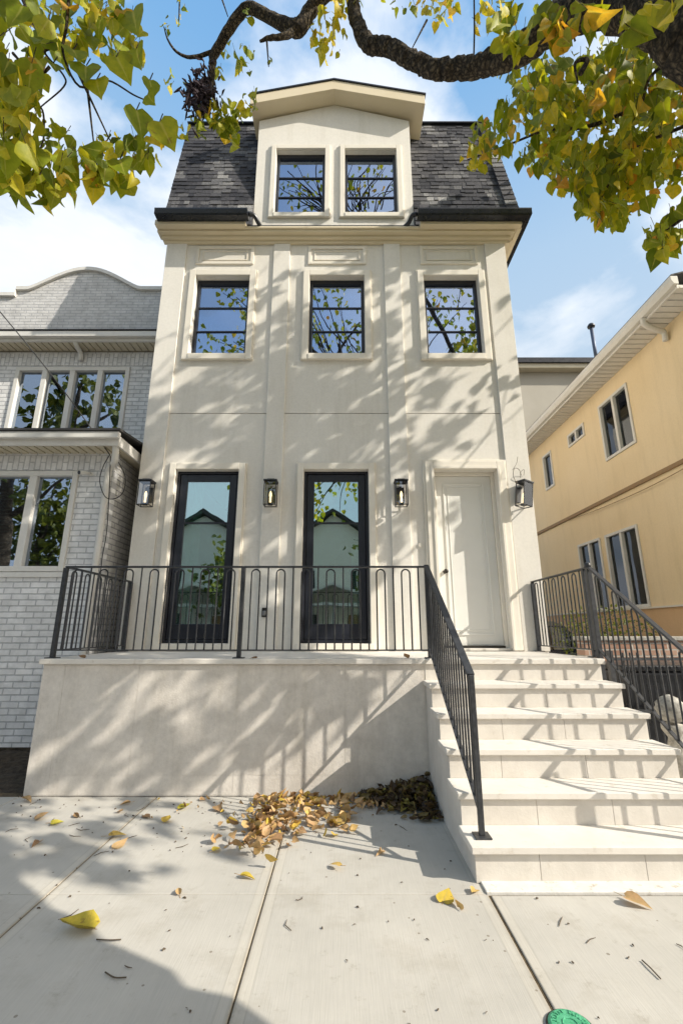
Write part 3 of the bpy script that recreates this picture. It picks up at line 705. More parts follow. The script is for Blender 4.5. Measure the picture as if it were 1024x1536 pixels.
# camera, cable
t = thing('security_camera', (-3.42, BY-.01, 3.50), 'small white security camera on the white brick wall under the eave', 'camera')
MB().lathe([(.0,0),(.03,0),(.03,.012),(.0,.012)], (-3.42, BY-.012, 3.48), 12, 'y').build('mount', 'whitetrim', t)
MB().tube([(-3.42,BY-.012,3.48),(-3.44,BY-.07,3.47),(-3.49,BY-.15,3.45)], [.018,.028,.03], 12).build('body', 'whitetrim', t, smooth=True)
MB().tube([(-3.49,BY-.151,3.45),(-3.493,BY-.158,3.448)], .026, 12).build('lens', 'blackpaint', t)
cb = MB(); pts = [atY(165,682,5.6), atY(110,605,5.5), atY(60,540,5.35), atY(0,467,5.2), atY(-60,395,5.0), atY(-130,300,4.6)]
cb.tube(catmull(pts, 5), .008, 6)
cb.tube(catmull([atY(165,682,5.6), atY(155,700,5.62), atY(150,722,5.65), atY(158,745,5.68), atY(172,748,5.7), atY(185,738,5.66), atY(188,715,5.65), atY(178,693,5.62)], 5), .006, 5)
cb.tube(catmull([atY(166,684,5.6), atY(164,740,5.7), atY(160,800,5.7), atY(152,850,5.7), atY(146,960,5.7)], 4), .006, 5)
tag(cb.build('utility_cable', 'cable'), 'thin black utility cable drooping to the corner of the white brick house', 'cable')

# ================================================================== YELLOW HOUSE (right)
YX = 5.5
yh = thing('yellow_house', (YX, 9, 0), 'yellow stucco two storey house with white framed windows and white soffit', 'house')
def yop(pts):
    q = [atX(a, b, YX) for a, b in pts]; ys = [p.y for p in q]; zs = [p.z for p in q]
    return ys, zs
UB = (atX(950,620,YX).y, atX(903,650,YX).y)
def span(pr, pl, pt, pb):  # near edge px, far edge px, top px, bottom px
    return (atX(*pr,YX).y, atX(*pl,YX).y, atX(*pb,YX).z, atX(*pt,YX).z)
Y1 = span((947,618), (903,652), (937,575), (957,662))
Y2 = span((876,643), (851.5,660), (875,633), (877,653))
Y3 = span((829.5,705), (816,710), (827,674), (832,728))
Y5 = span((966,850), (935,850), (957,785), (978,910)); Y5 = (Y5[0], atX(909,820,YX).y, Y5[2], Y5[3])
Y4 = (atX(903,830,YX).y, atX(868,830,YX).y, Y5[2], Y5[3])
ops = [tuple(o) for o in (Y1, Y2, Y3, Y4, Y5)]
YN = 6.02
MB().wall(YN, 13.5, 1.83, 6.45, ops, YX, YX+.15, 'y').build('wall', 'yellow', yh)
MB().box(YX+.15, 11, YN, YN+.12, -.1, 6.45).build('front_wall', 'yellow', yh)
MB().box(YX-.03, YX+.15, YN-.03, 13.5, .0, 1.80).build('plinth', 'orange', yh)
MB().box(YX-.06, YX+.14, YN-.06, 13.5, 1.80, 1.829).build('ledge', 'trim', yh)
MB().box(YX+1.2, YX+1.3, YN+.2, 13.5, .1, 6.4).build('interior_wall', 'room', yh)
MB().box(YX-.035, YX-.001, YN, 13.5, 4.03, 4.10).build('band', 'bandtrim', yh)
for (a, b, z0, z1) in ops:
    two = (b-a) > .55
    f = MB().framex(a+.002, b-.002, z0+.002, z1-.002, .055, YX-.025, YX+.08)
    mid = (a+b)/2
    if two: f.box(YX-.02, YX+.075, mid-.035, mid+.035, z0+.055, z1-.055)
    fo = f.build('window', 'whitetrim', yh, bevel=.004)
    sp = [(a+.055, mid-.035), (mid+.035, b-.055)] if two else [(a+.055, b-.055)]
    for c, d in sp:
        MB().box(YX+.04, YX+.045, c, d, z0+.055, z1-.055).build('pane', 'glassold', fo)
        m = MB(); z = z0+.08
        while z < z1-.07: m.box(YX+.10, YX+.135, c+.01, d-.01, z, z+.02); z += .07
        m.build('blind', 'blind', fo)
m = MB(); m.box(5.07, YX+.1, YN-.3, 13.5, 6.452, 6.48); y = YN-.3
while y < 13.4: m.box(5.08, YX-.003, y, y+.11, 6.43, 6.4515); y += .14
m.build('soffit', 'whitetrim', yh)
MB().box(5.04, 5.069, YN-.3, 13.5, 6.42, 6.55).build('fascia', 'whitetrim', yh)
MB().prism([(4.93, 6.60),(4.93,6.53),(4.97,6.46),(5.039,6.46),(5.039,6.60)], YN-.35, 13.5, 'y').build('gutter', 'whitetrim', yh, bevel=.004)
MB().add([(4.95,YN-.35,6.605),(4.95,13.6,6.605),(8.5,13.6,7.6),(8.5,YN-.35,7.6),(4.95,YN-.35,6.63),(4.95,13.6,6.63),(8.5,13.6,7.63),(8.5,YN-.35,7.63)],[(0,1,2,3),(7,6,5,4),(0,4,5,1),(1,5,6,2),(2,6,7,3),(3,7,4,0)]).build('roof', 'roofdark', yh)
MB().tube(catmull([(5.0, 6.45, 6.47), (5.05, 6.5, 6.38), (5.25, 6.55, 6.32), (5.42, 6.6, 6.30), (5.44, 6.62, 6.15)]), .045, 10).build('downspout_elbow', 'whitetrim', yh, smooth=True)
yc = MB().tube(catmull([(YX-.04, YN, 3.98), (YX-.04, 7.6, 3.90), (YX-.04, 9.3, 3.93), (YX-.04, 10.6, 4.01)]), .007, 5)
tag(yc.build('sagging_cable', 'bandtrim'), 'thin sagging cable along the brown band of the yellow house', 'cable')
# building behind
bb = thing('rear_house', (8, 12.6, 0), 'grey stucco house block with flat eave rising behind the yellow house', 'house')
MB().box(5.95, 12, 14.0, 18, 0, 10.15).build('wall', 'greystucco', bb)
MB().box(5.90, 5.949, 14.02, 18, 0, 10.15).build('sunlit_side', 'yellow', bb)  # yellow sheet over the side wall, its sunlight is put into the colour
MB().box(5.6, 12.2, 13.7, 18.2, 10.155, 10.45).build('eave', 'soffit', bb, bevel=.02)
MB().box(5.55, 12.2, 13.62, 13.69, 10.32, 10.50).build('gutter', 'gutter', bb)
fp = atY(893, 534, 13.9); ft = atY(879, 492, 13.9)
t = thing('flue_pipe', fp, 'thin dark flue pipe with round cap on the rear roof', 'flue')
MB().tube([fp-Vector((0,0,.3)), Vector((fp.x, fp.y, ft.z))], .06, 12).build('pipe', 'flue', t, smooth=True)
MB().lathe([(.02,.0),(.12,.02),(.13,.08),(.08,.16),(.02,.18)], (fp.x, fp.y, ft.z+.001), 14).build('cap', 'gutter', t, smooth=True)

# ================================================================== driveway things behind the rail
# parked suv (front end toward the street)
car = thing('parked_car', (4.0, 10.3, 0), 'dark blue parked car in the driveway behind the porch railing', 'car')
def car_body():
    prof = [(8.2,.35),(8.15,.62),(8.25,.88),(9.2,1.02),(9.85,1.52),(10.3,1.62),(11.9,1.60),(12.5,1.15),(12.6,.5),(12.4,.3)]
    m = MB(); n = len(prof); vs = []
    for (k, w_) in ((-1, .80), (-.97, .86), (.97, .86), (1, .80)):
        for (y, z) in prof:
            tuck = .14 if z > 1.1 else 0
            vs.append((4.0+(w_-tuck)*(-1 if k < 0 else 1)*(1 if abs(k) == 1 else .97), y+(.05 if abs(k) == 1 else 0), z-(.05 if abs(k) == 1 and z > 1.1 else 0)))
    o = [0, n, 2*n, 3*n]
    order = [0, 1, 2, 3]
    for a, b in ((0,1),(1,2),(2,3)):
        m_f = [(o[a]+i, o[a]+(i+1)%n, o[b]+(i+1)%n, o[b]+i) for i in range(n)]
        m.f += [list(f) for f in m_f]; m.c += [None]*n
    m.f += [list(range(n)), list(range(3*n, 4*n))]; m.c += [None]*2
    m.v = [Vector(v) for v in vs]
    return m
car_body().build('body', 'carpaint', car, bevel=.03)
MB().add([(3.36,9.24,1.06),(4.64,9.24,1.06),(4.52,9.80,1.49),(3.48,9.80,1.49)], [(0,1,2,3)]).build('windshield', 'glassdull', car)
for sx in (-1, 1):
    MB().lathe([(.0,0),(.08,0),(.09,.03),(.0,.04)], (4+sx*.6, 8.12, .74), 14, 'y').build('headlight', 'metal', car, smooth=True)
    for yy in (9.0, 11.7):
        wh = MB().lathe([(.2,-.1),(.33,-.1),(.34,0),(.33,.1),(.2,.1)], (4+sx*.80, yy, .34), 22, 'x').build('wheel', 'rubber', car, smooth=True)
        MB().lathe([(.02,-.09),(.19,-.105),(.19,.105),(.02,.09)], (4+sx*.80, yy, .34), 18, 'x').build('rim', 'metal', wh)
MB().box(3.5, 4.5, 8.10, 8.16, .45, .62).build('grille', 'blackpaint', car, bevel=.01)
# low brick wall + iron gate + shrub + ornament
bw = thing('brick_wall', (4, 6.0, 0), 'low weathered brick wall beside the driveway behind the stair rail', 'wall')
MB().box(2.95, 5.40, 5.75, 5.95, 0, 1.30).build('masonry', 'redbrick', bw); MB().box(2.92, 5.42, 5.72, 5.98, 1.301, 1.35).build('coping', 'ornament', bw, bevel=.01)
gt = thing('iron_gate', (3.6, 4.9, 0), 'dark iron gate with close upright bars between the steps and the driveway', 'gate')
MB().box(2.74, 2.79, 4.88, 4.93, 0, 1.22).build('post', 'iron', gt); MB().box(4.55, 4.60, 4.88, 4.93, 0, 1.22).build('post', 'iron', gt)
for z in (.12, .62, 1.12): MB().box(2.79, 4.55, 4.89, 4.92, z, z+.03).build('rail', 'iron', gt)
for k in range(24):
    x = 2.83+k*.073; MB().tube([(x,4.905,.15),(x,4.905,1.20)], .009, 5).build('bar', 'iron', gt)
dk = thing('rubbish_bin', (3.45, 5.3, 0), 'black wheeled bin standing behind the dark iron gate', 'bin', 'bins behind the iron gate')
MB().add([(3.0,5.05,.05),(3.9,5.05,.05),(3.9,5.55,.05),(3.0,5.55,.05),(2.95,5.02,1.0),(3.95,5.02,1.0),(3.95,5.6,1.0),(2.95,5.6,1.0)],[(3,2,1,0),(4,5,6,7),(0,1,5,4),(1,2,6,5),(2,3,7,6),(3,0,4,7)]).build('bin_body', 'gutter', dk, bevel=.03)
MB().box(2.92, 3.98, 4.99, 5.64, 1.005, 1.07).build('lid', 'gutter', dk, bevel=.02)

# ================================================================== LEAVES
PROF = [(-.10,.20),(.02,.38),(.22,.50),(.45,.44),(.70,.25),(.90,.08)]
MID = [0.0,.05,.22,.45,.70,.90]
def leaf(mb, base, tip, nrm, size, hue, fold=.25, curl=.25, width=1.0):
    """heart shaped leaf, base->tip direction 'tip', face normal 'nrm'"""
    d = tip.normalized(); n = (nrm-d*nrm.dot(d))
    if n.length < 1e-3: n = d.orthogonal()
    n.normalize(); s_ = d.cross(n); o = len(mb.v)
    def P(t, w_, side):
        z = fold*abs(w_)*.8 - curl*t*t + rnd.uniform(-.03,.03)*(1+abs(w_))
        return base+(d*t+s_*(w_*side*width)+n*z)*size
    for (t, w_), tm in zip(PROF, MID):
        mb.v.append(P(tm, 0, 1)); mb.v.append(P(t, w_, -1)); mb.v.append(P(t, w_, 1))
    mb.v.append(P(1.0, 0, 1)); k = len(PROF)
    c = (hue, 0, 1)
    for i in range(k):
        mb.vc[o+3*i] = (0, 0); mb.vc[o+3*i+1] = (0, 1); mb.vc[o+3*i+2] = (0, 1)
    mb.vc[o+3*k] = (0, 0)
    for i in range(k-1):
        a = o+3*i; b = a+3
        mb.f.append([a, a+1, b+1, b]); mb.f.append([a, b, b+2, a+2]); mb.c += [c, c]
    a = o+3*(k-1)
    mb.f.append([a, a+1, o+3*k]); mb.f.append([a, o+3*k, a+2]); mb.c += [c, c]
def rv(): return Vector((rnd.gauss(0,1), rnd.gauss(0,1), rnd.gauss(0,1))).normalized()
def hang(mb, p, size, hue, tw=None, droop=1.6):
    tip = Vector((rnd.gauss(0,.55), rnd.gauss(0,.55), -droop*rnd.uniform(.5,1.1))).normalized()
    nrm = Vector((rnd.gauss(0,1), rnd.gauss(0,1), rnd.gauss(.5,.5)))
    leaf(mb, p, tip, nrm, size, hue, rnd.uniform(.1,.75), rnd.uniform(-.1,.5), rnd.uniform(.72,1.02))
    if tw is not None:
        q = p-tip*size*.35+Vector((rnd.gauss(0,.1),rnd.gauss(0,.1),.55))*size*.5
        tw.tube([p, q], [.0014, .0018], 4, cap=False)
def hue(): 
    r_ = rnd.random()
    if r_ < .05: return rnd.uniform(.92, 1)
    if r_ < .15: return rnd.uniform(.74, .9)
    return min(.75, max(0, rnd.gauss(.36, .20)))
tree = thing('street_tree', (2.95, .15, 0), 'autumn street tree with thick crooked limb and large yellow green heart shaped leaves overhead', 'tree')
bark = MB(); tw = MB(); lv = MB()
def limb(pts, rad, n=7, seg=12, jit=.10):
    p = catmull(pts, n); r_ = lerpl(rad, n, 0)
    p = [q+Vector((rnd.gauss(0,1), rnd.gauss(0,1), rnd.gauss(0,1)))*r_[i]*.07 for i, q in enumerate(p)]
    bark.tube(p, r_, seg, jit)
T0 = Vector((2.75, .85, 3.15))
limb([(2.95,.05,-.15),(2.95,.15,.3),(2.92,.30,1.2),(2.85,.55,2.3),T0,(2.9,1.05,4.2)], [.42,.33,.29,.28,.27,.2], seg=18)
# limb A: visible crooked limb
A = [T0+Vector((0,0,.05)), atF(1120,90,2.05), atF(1024,45,2.15), atF(930,8,2.45), atF(850,25,2.75), atF(785,72,3.0), atF(735,93,3.2), atF(690,103,3.35), atF(650,104,3.45), atF(615,88,3.55), atF(583,70,3.65), atF(553,66,3.75), atF(537,38,3.85), atF(528,0,3.95), atF(523,-60,4.1), atF(500,-160,4.3)]
limb(A, [.18,.13,.125,.112,.096,.088,.074,.068,.065,.062,.062,.062,.058,.054,.050,.045], n=9, seg=16, jit=.20)
limb([atF(930,0,2.45), atF(985,-40,2.6), atF(1060,-60,3.0)], [.10,.08,.06])
# upright stems
limb([T0,(3.4,1.5,4.6),(4.3,2.2,6.0),(5.2,2.8,7.6),(5.8,3.1,9.2)], [.22,.18,.14,.09,.04])
limb([(2.9,1.05,4.2),(2.6,.6,5.6),(3.2,.4,7.2),(3.6,.2,9.2)], [.2,.15,.10,.04])
limb([(3.4,1.5,4.6),(4.8,1.3,5.4),(6.2,1.0,6.4),(7.4,.8,7.6)], [.15,.12,.08,.03])
limb([(4.3,2.2,6.0),(4.9,3.4,6.7),(5.4,4.2,7.3)], [.10,.07,.03])
limb([(2.8,.95,3.8),(1.6,.4,4.9),(.2,.5,5.6),(-1.2,.9,5.9),(-2.2,1.2,6.3)], [.14,.11,.08,.055,.03])
# limb 2: upper middle one
B2 = [(.2,.5,5.6), (.3,1.3,6.3), atF(560,-90,3.9), atF(483,-5,4.0), atF(462,20,4.0), atF(446,42,4.0), atF(412,30,4.05), atF(372,12,4.1), atF(345,42,4.15), atF(322,80,4.2), atF(318,108,4.2), atF(317,138,4.2)]
limb(B2, [.08,.075,.07,.062,.062,.070,.052,.048,.045,.040,.030,.022], n=5, seg=10)
limb([atF(446,44,4.0), atF(425,55,3.95), atF(405,57,3.92), atF(390,62,3.9)], [.038,.026,.022,.010], n=4, seg=8)
limb([atF(318,78,4.2), atF(290,86,4.15), atF(268,80,4.1), atF(253,62,4.05), atF(246,40,4.0)], [.020,.016,.012,.009,.005], n=5, seg=6)
def twig(pix, r0, r1, n=5):
    p = catmull([atF(*q) for q in pix], n); tw.tube(p, [r0+(r1-r0)*i/(len(p)-1) for i in range(len(p))], 6)
twig([(710,90,3.3),(711,40,3.2),(710,-30,3.1)], .006, .005)
for q in ([(30,-10,2.7),(55,45,2.7),(75,70,2.7),(68,80,2.7),(95,112,2.7),(96,130,2.7),(62,160,2.7)],
          [(105,-20,2.7),(100,40,2.7),(95,80,2.7),(120,130,2.7),(160,120,2.8),(200,142,2.8),(218,150,2.8)],
          [(75,100,2.7),(58,120,2.7),(45,148,2.7),(64,165,2.7),(66,205,2.7),(60,225,2.7)],
          [(20,80,2.6),(45,108,2.6)], [(130,120,2.8),(142,225,2.8)], [(118,110,2.8),(165,210,2.8)],
          [(270,-10,4),(268,40,4)], [(330,-10,4.2),(342,25,4.2)], [(400,60,3.9),(403,100,3.9)],
          [(640,30,3.6),(618,72,3.6)], [(862,62,4.5),(845,0,4.3)]):
    twig(q, .009, .004)
# right crown twigs
for q in ([(1100,60,3.2),(1020,85,3.3),(975,115,3.4),(960,160,3.6),(930,210,3.8)], [(960,160,3.6),(880,190,3.9),(820,195,4.1),(760,218,4.3),(700,240,4.5)],
          [(1100,160,3.4),(1000,200,3.7),(940,230,3.8),(900,300,4.0)], [(870,110,3.1),(880,90,3.1),(862,95,3.1),(866,125,3.1)], [(1100,260,3.2),(1020,330,3.4),(990,350,3.4)],
          [(1080,20,4.6),(980,100,5.0),(900,160,5.2),(850,230,5.4)]):
    twig(q, .020, .006)
def cluster(cx, cy, rx, ry, f0, f1, n, sz, hf=hue):
    for _ in range(int(n*1.4)):
        while True:
            a, b = rnd.uniform(-1,1), rnd.uniform(-1,1)
            if a*a+b*b < 1: break
        f = rnd.uniform(f0, f1); p = atF(cx+a*rx, cy+b*ry, f)
        hang(lv, p, sz*rnd.uniform(.42,.90), hf(), tw if rnd.random() < .5 else None)
# --- upper left hanging foliage
cluster(25, 45, 60, 75, 2.2, 2.7, 30, .17); cluster(20, 120, 45, 60, 2.2, 2.6, 20, .19)
cluster(15, 180, 45, 50, 2.1, 2.5, 18, .19); cluster(120, 20, 90, 40, 2.6, 3.3, 45, .16); cluster(150, 55, 70, 40, 2.7, 3.3, 36, .15)
cluster(100, 62, 45, 28, 2.7, 3.2, 14, .14); cluster(45, 235, 60, 40, 2.3, 2.8, 26, .17); cluster(110, 230, 60, 35, 2.5, 3.0, 24, .15)
cluster(175, 245, 50, 30, 2.6, 3.0, 14, .16); cluster(210, 205, 38, 30, 2.7, 3.0, 7, .16); cluster(170, 215, 30, 16, 2.8, 3.1, 10, .09)
cluster(60, 200, 40, 30, 2.5, 2.8, 10, .11)
for (x, y, s_) in ((200,18,.20),(205,72,.17),(130,98,.20),(145,120,.17),(175,85,.19),(240,182,.21),(205,165,.19),(180,240,.18),(95,235,.2),(20,222,.2),(20,150,.22),(60,262,.18),(80,95,.12),(110,75,.16),(225,120,.12),(222,142,.12)):
    p = atF(x, y, 2.65); leaf(lv, p, Vector((rnd.uniform(.1,.6), rnd.uniform(-.3,.3), -1)), Vector((rnd.uniform(-.8,.8), -1, rnd.uniform(-.4,.4))), s_*.88, rnd.uniform(.15,.5), .25, .15); tw.tube([p, p+Vector((0,.02,.09))], .003, 4)
cluster(60, 272, 48, 22, 2.4, 2.8, 16, .16); cluster(125, 262, 60, 22, 2.5, 2.9, 16, .15); cluster(215, 225, 30, 24, 2.7, 3.0, 7, .15); cluster(15, 262, 22, 30, 2.3, 2.6, 7, .17)
# --- small cluster by limb 2
cluster(350, 90, 40, 28, 4.0, 4.4, 16, .12); cluster(330, 170, 42, 22, 4.0, 4.4, 40, .13); cluster(300, 190, 48, 15, 4.0, 4.4, 14, .11)
cluster(375, 150, 12, 22, 4.0, 4.3, 8, .13); cluster(262, 118, 20, 14, 4.0, 4.4, 6, .10); cluster(345, 195, 14, 22, 4.0, 4.3, 12, .15)
cluster(270, 20, 8, 24, 3.9, 4.1, 5, .08); cluster(250, 40, 6, 18, 3.9, 4.1, 5, .06); cluster(403, 95, 6, 14, 3.9, 4, 2, .06)
cluster(375, 22, 14, 10, 4.0, 4.2, 3, .09)
# --- middle top
cluster(490, 55, 28, 35, 3.8, 4.2, 26, .13, lambda: rnd.uniform(.5,.9)); cluster(500, 5, 25, 25, 3.8, 4.2, 18, .13, lambda: rnd.uniform(.4,.9))
cluster(600, 8, 26, 12, 3.5, 3.8, 6, .11); cluster(790, 50, 26, 22, 2.6, 2.8, 7, .17); cluster(850, 45, 22, 26, 2.4, 2.6, 6, .18); cluster(945, 30, 22, 24, 2.1, 2.2, 4, .16)
cluster(655, 12, 30, 22, 3.5, 3.9, 20, .12, lambda: rnd.uniform(.4,.95)); cluster(715, 20, 8, 25, 3.4, 3.5, 4, .11, lambda: rnd.uniform(.6,1))
cluster(752, 20, 30, 26, 2.9, 3.2, 12, .17); cluster(760, 45, 18, 22, 2.7, 2.9, 6, .2); cluster(820, 20, 22, 26, 2.5, 2.7, 7, .2); cluster(880, 14, 22, 22, 2.2, 2.35, 6, .19)
cluster(990, 10, 32, 20, 1.8, 1.95, 5, .16, lambda: rnd.uniform(.5,.85)); cluster(745, 108, 16, 10, 3.6, 4, 4, .08); cluster(560, -5, 30, 12, 3.7, 4, 5, .11)
# --- right crown (visible)
cluster(850, 130, 70, 50, 3.2, 4.6, 90, .17); cluster(940, 110, 90, 45, 3.2, 4.8, 85, .17); cluster(900, 190, 100, 60, 3.4, 5.2, 150, .17)
cluster(985, 200, 60, 60, 3.2, 5.0, 90, .17); cluster(900, 245, 90, 40, 3.4, 5.0, 95, .17); cluster(930, 285, 50, 30, 3.5, 5.0, 60, .17)
cluster(800, 120, 40, 45, 3.4, 4.6, 42, .15); cluster(790, 165, 50, 22, 3.6, 4.4, 16, .14)
cluster(735, 205, 38, 28, 3.9, 4.6, 42, .14); cluster(712, 235, 20, 16, 4.0, 4.5, 14, .13, lambda: rnd.uniform(.5,.9)); cluster(790, 232, 14, 18, 3.9, 4.2, 4, .16)
cluster(875, 300, 14, 20, 3.5, 4, 7, .16); cluster(1000, 260, 40, 25, 3.4, 4.4, 22, .16); cluster(990, 345, 28, 16, 3.2, 3.6, 12, .16); cluster(1015, 318, 14, 12, 3.2, 3.6, 6, .14)
cluster(840, 230, 60, 25, 4.2, 6.5, 70, .18); cluster(905, 285, 45, 45, 3.4, 4.6, 70, .16); cluster(850, 265, 30, 18, 3.6, 4.2, 16, .15); cluster(915, 325, 26, 20, 3.5, 4.2, 20, .15); cluster(990, 130, 60, 90, 3.0, 4.2, 70, .18); cluster(1000, 360, 34, 22, 3.1, 3.5, 16, .16); cluster(820, 170, 60, 50, 3.4, 4.4, 50, .16)
# --- rest of the crown, mostly unseen: leaves placed by where their shadows fall
def dens(A_, B_):
    """foliage density of a ray bundle parallel to the sun (set by where its shadow should fall on facade, porch and pavement)"""
    d = 1.0
    lo = .35 if A_ > 3.7 else .75
    if B_ < lo+1: d *= max(0, min(1, (B_-lo)/.6))
    if A_ > 5.0 and B_ < 3.4: d *= max(.0, min(1, (B_-(A_-5.0)*1.0-.4)/.9))
    if 3.3 < A_ < 4.75 and B_ < 2.6: d *= .62
    if A_ > 6.5: d *= .65 if A_ < 6.9 else .45
    if B_ > 6.8: d *= max(.10, 1-(B_-6.8)/1.2)
    if A_ < 2.2 and B_ < 1.4: d *= .3
    nz = mnoise.noise(Vector((A_*1.25+3.1, B_*.95, 1.7)))+.5*mnoise.noise(Vector((A_*2.9, B_*2.3, 7.7)))
    return d*max(.04, min(1, .56+nz*1.9))
cl = 0; tries = 0
while cl < 860 and tries < 60000:
    tries += 1
    A_ = rnd.uniform(1.2, 7.3) if rnd.random() < .55 else rnd.uniform(3.6, 6.9); B_ = rnd.uniform(.5, 9.6); X = rnd.uniform(2.8, 9.0)
    p = Vector((X, A_-.4*X, B_+.7*X))
    if p.z < 3.2 or p.z > 11.5 or p.y < -2.5: continue
    if rnd.random() > dens(A_, B_): continue
    x, y, f = proj(p)
    if f > .1 and -80 < x < 1064 and y > -40:
        if not (x > 780 and y < 250 and f > 3.6): continue
        if rnd.random() > .45: continue
    cl += 1; r_ = rnd.uniform(.2, .5)
    for _ in range(rnd.randint(3, 7)):
        q = p+rv()*r_*rnd.random()**.5
        hang(lv, q, rnd.uniform(.12,.21), hue())
    if B_ > 3.2 and rnd.random() < .5: tw.tube(catmull([p, p+Vector((rnd.gauss(0,.2), -.2, -.5)), p+Vector((rnd.gauss(0,.3), -.5, -1.0))], 3), [.006]*3+[.010]*3+[.014], 5) if not (f > .1 and -80 < x < 1064 and y > -60) else None
# crown over the street behind the camera (seen in the window reflections)
limb([(2.6,.6,5.6),(1.4,-.3,7.4),(.3,-.6,9.0),(-1.2,-.8,10.6),(-2.6,-.6,12.0)], [.13,.12,.10,.07,.03])
limb([(.3,-.6,9.0),(-.2,-1.2,10.4),(.6,-1.4,12.0)], [.08,.06,.03]); limb([(1.4,-.3,7.4),(-.6,-1.4,8.2),(-2.8,-2.0,8.6),(-4.4,-2.4,9.4)], [.09,.07,.05,.025])
limb([(3.2,.4,7.2),(3.0,-.8,9.0),(3.8,-1.2,11.0)], [.10,.07,.03]); limb([(.2,.5,5.6),(-1.0,-1.0,6.2),(-2.6,-2.2,6.4)], [.07,.05,.02])
for _ in range(620):
    p = Vector((rnd.uniform(-5.5, 5.5), rnd.uniform(-5.0, .8), rnd.uniform(4.8, 14)))
    if Vector((p.x*.62, p.y+1.9, (p.z-9.6)*.72)).length > 3.7: continue
    x, y, f = proj(p)
    if f > .1 and y > -80 and -80 < x < 1100: continue
    A_, B_ = p.y+.4*p.x, p.z-.7*p.x
    if A_ > .6 and B_ < 2.6: continue
    for _ in range(rnd.randint(3, 8)): hang(lv, p+rv()*.3, rnd.uniform(.13,.2), hue())
    if rnd.random() < .5: tw.tube(catmull([p, p.lerp(Vector((1,-.3,7.4)), .3)+rv()*.25, p.lerp(Vector((1,-.3,7.4)), .5)+rv()*.2], 4), [.008,.010,.012,.014,.016,.018,.02,.022,.025], 5)
limb([(3.6,.2,9.2),(2.4,.2,12.0),(.8,-.1,14.2),(-.8,-.2,16.0),(-2.0,-.2,17.4)], [.07,.06,.05,.035,.015]); limb([(.8,-.1,14.2),(.6,.1,15.6),(1.4,.0,17.2)], [.04,.03,.012]); limb([(-.8,-.2,16.0),(-.9,.3,17.0),(-.3,.2,18.2)], [.03,.02,.01])
for _ in range(70):
    p = Vector((rnd.uniform(-2.8, 2.6), rnd.uniform(-1.2, .8), rnd.uniform(14, 18)))
    for _ in range(rnd.randint(3, 6)): hang(lv, p+rv()*.25, rnd.uniform(.12,.19), hue())
    tw.tube(catmull([p, p.lerp(Vector((0,-.1,15)), .35)+rv()*.2, p.lerp(Vector((.5,-.1,14.4)), .6)], 4), [.008,.010,.012,.014,.016,.018,.02,.022,.025], 5)
bark.build('trunk', 'bark', tree, smooth=True); tw.build('twigs', 'bark', tree, smooth=True); lv.build('crown', 'leaf', tree, smooth=True)
# dark clump of seed pods hanging from the end of limb 2
sd = MB(); c0 = atF(300, 140, 4.2)
for _ in range(380):
    p = c0+Vector((rnd.gauss(0,.06)+.02, rnd.gauss(0,.06), rnd.gauss(0,.11)+.0)); d = (rv()+Vector((0,0,-.4)))*.075
    sd.tube([p, p+d*.5+rv()*.006, p+d], [.005,.012,.004], 4)
sd.build('seed_clump', 'seed', tree, label='dense dark clump of old seed pods and twigs at the limb end')

# shrub by the brick wall
sh = MB()
for _ in range(1100):
    a_ = rv(); p = Vector((3.65, 6.5, 1.35))+Vector((a_.x*.75, a_.y*.3, a_.z*.42))*rnd.random()**.4
    leaf(sh, p, rv()+Vector((0,0,.5)), rv(), rnd.uniform(.03,.055), rnd.random()*.55, .3, .2, .6)
shr = thing('shrub', (3.65, 6.5, 0), 'yellow green shrub behind the low brick wall', 'shrub')
sh.build('foliage', 'hedgeleaf', shr); MB().tube([(3.65,6.5,0),(3.66,6.5,.7),(3.6,6.5,1.3)], [.04,.03,.02], 7).build('stem', 'bark', shr)
# stone ornament
og = thing('stone_ornament', (2.76, 4.1, 0), 'pale rounded stone ornament beyond the right stair rail', 'ornament')
ox, oy = 2.76, 4.1
MB().lathe([(.10,0),(.10,.10),(.06,.14),(.05,.30),(.065,.50),(.05,.56),(.09,.62),(.09,.66)], (ox, oy, .0), 18).build('pedestal', 'ornament', og, smooth=True)
m = MB(); prof = [(.01,-.01)]+[((.105+.012*(k%2))*math.sin(math.pi*k/14)+.002, .11-.11*math.cos(math.pi*k/14)) for k in range(1,14)]+[(.01,.225)]
m.lathe(prof, (ox, oy, .67), 18); m.build('ball', 'ornament', og, smooth=True)

# ================================================================== fallen leaves
def fallen(mb, p, size, h_, up=None):
    d = Vector((rnd.gauss(0,1), rnd.gauss(0,1), rnd.uniform(-.1,.25))).normalized()
    n = Vector((rnd.gauss(0,.35), rnd.gauss(0,.35), 1)) if up is None else up
    leaf(mb, p, d, n, size, h_, rnd.uniform(.1,1.2), rnd.uniform(-.7,.7), rnd.uniform(.45,.95))
def pile(name, pts, label, mat, hf):
    m = MB()
    for (x, y, z, s_) in pts:
        fallen(m, Vector((x, y, z)), s_, hf(), Vector((rnd.gauss(0,.8), rnd.gauss(0,.8), .9)))
    o = m.build(name, mat, smooth=True); tag(o, label, 'leaf litter'); o['kind'] = 'stuff'
pp = []
for _ in range(620):
    u_ = rnd.random()**.7; x = .18+u_*.55+rnd.gauss(0,.03); x = min(x, .73); dy = abs(rnd.gauss(0,.20))*(.35+u_); dy = min(dy, .52)
    z = max(.01, (.155*u_+.015)*(1-dy/.55)*rnd.random()**.5)
    pp.append((x, 4.47-dy, z+.01, rnd.uniform(.04,.09)))
pile('leaf_pile', pp, 'dark heap of brown leaves toned for shade in the corner beside the steps', 'darkleaf', lambda: rnd.random())
pp = []
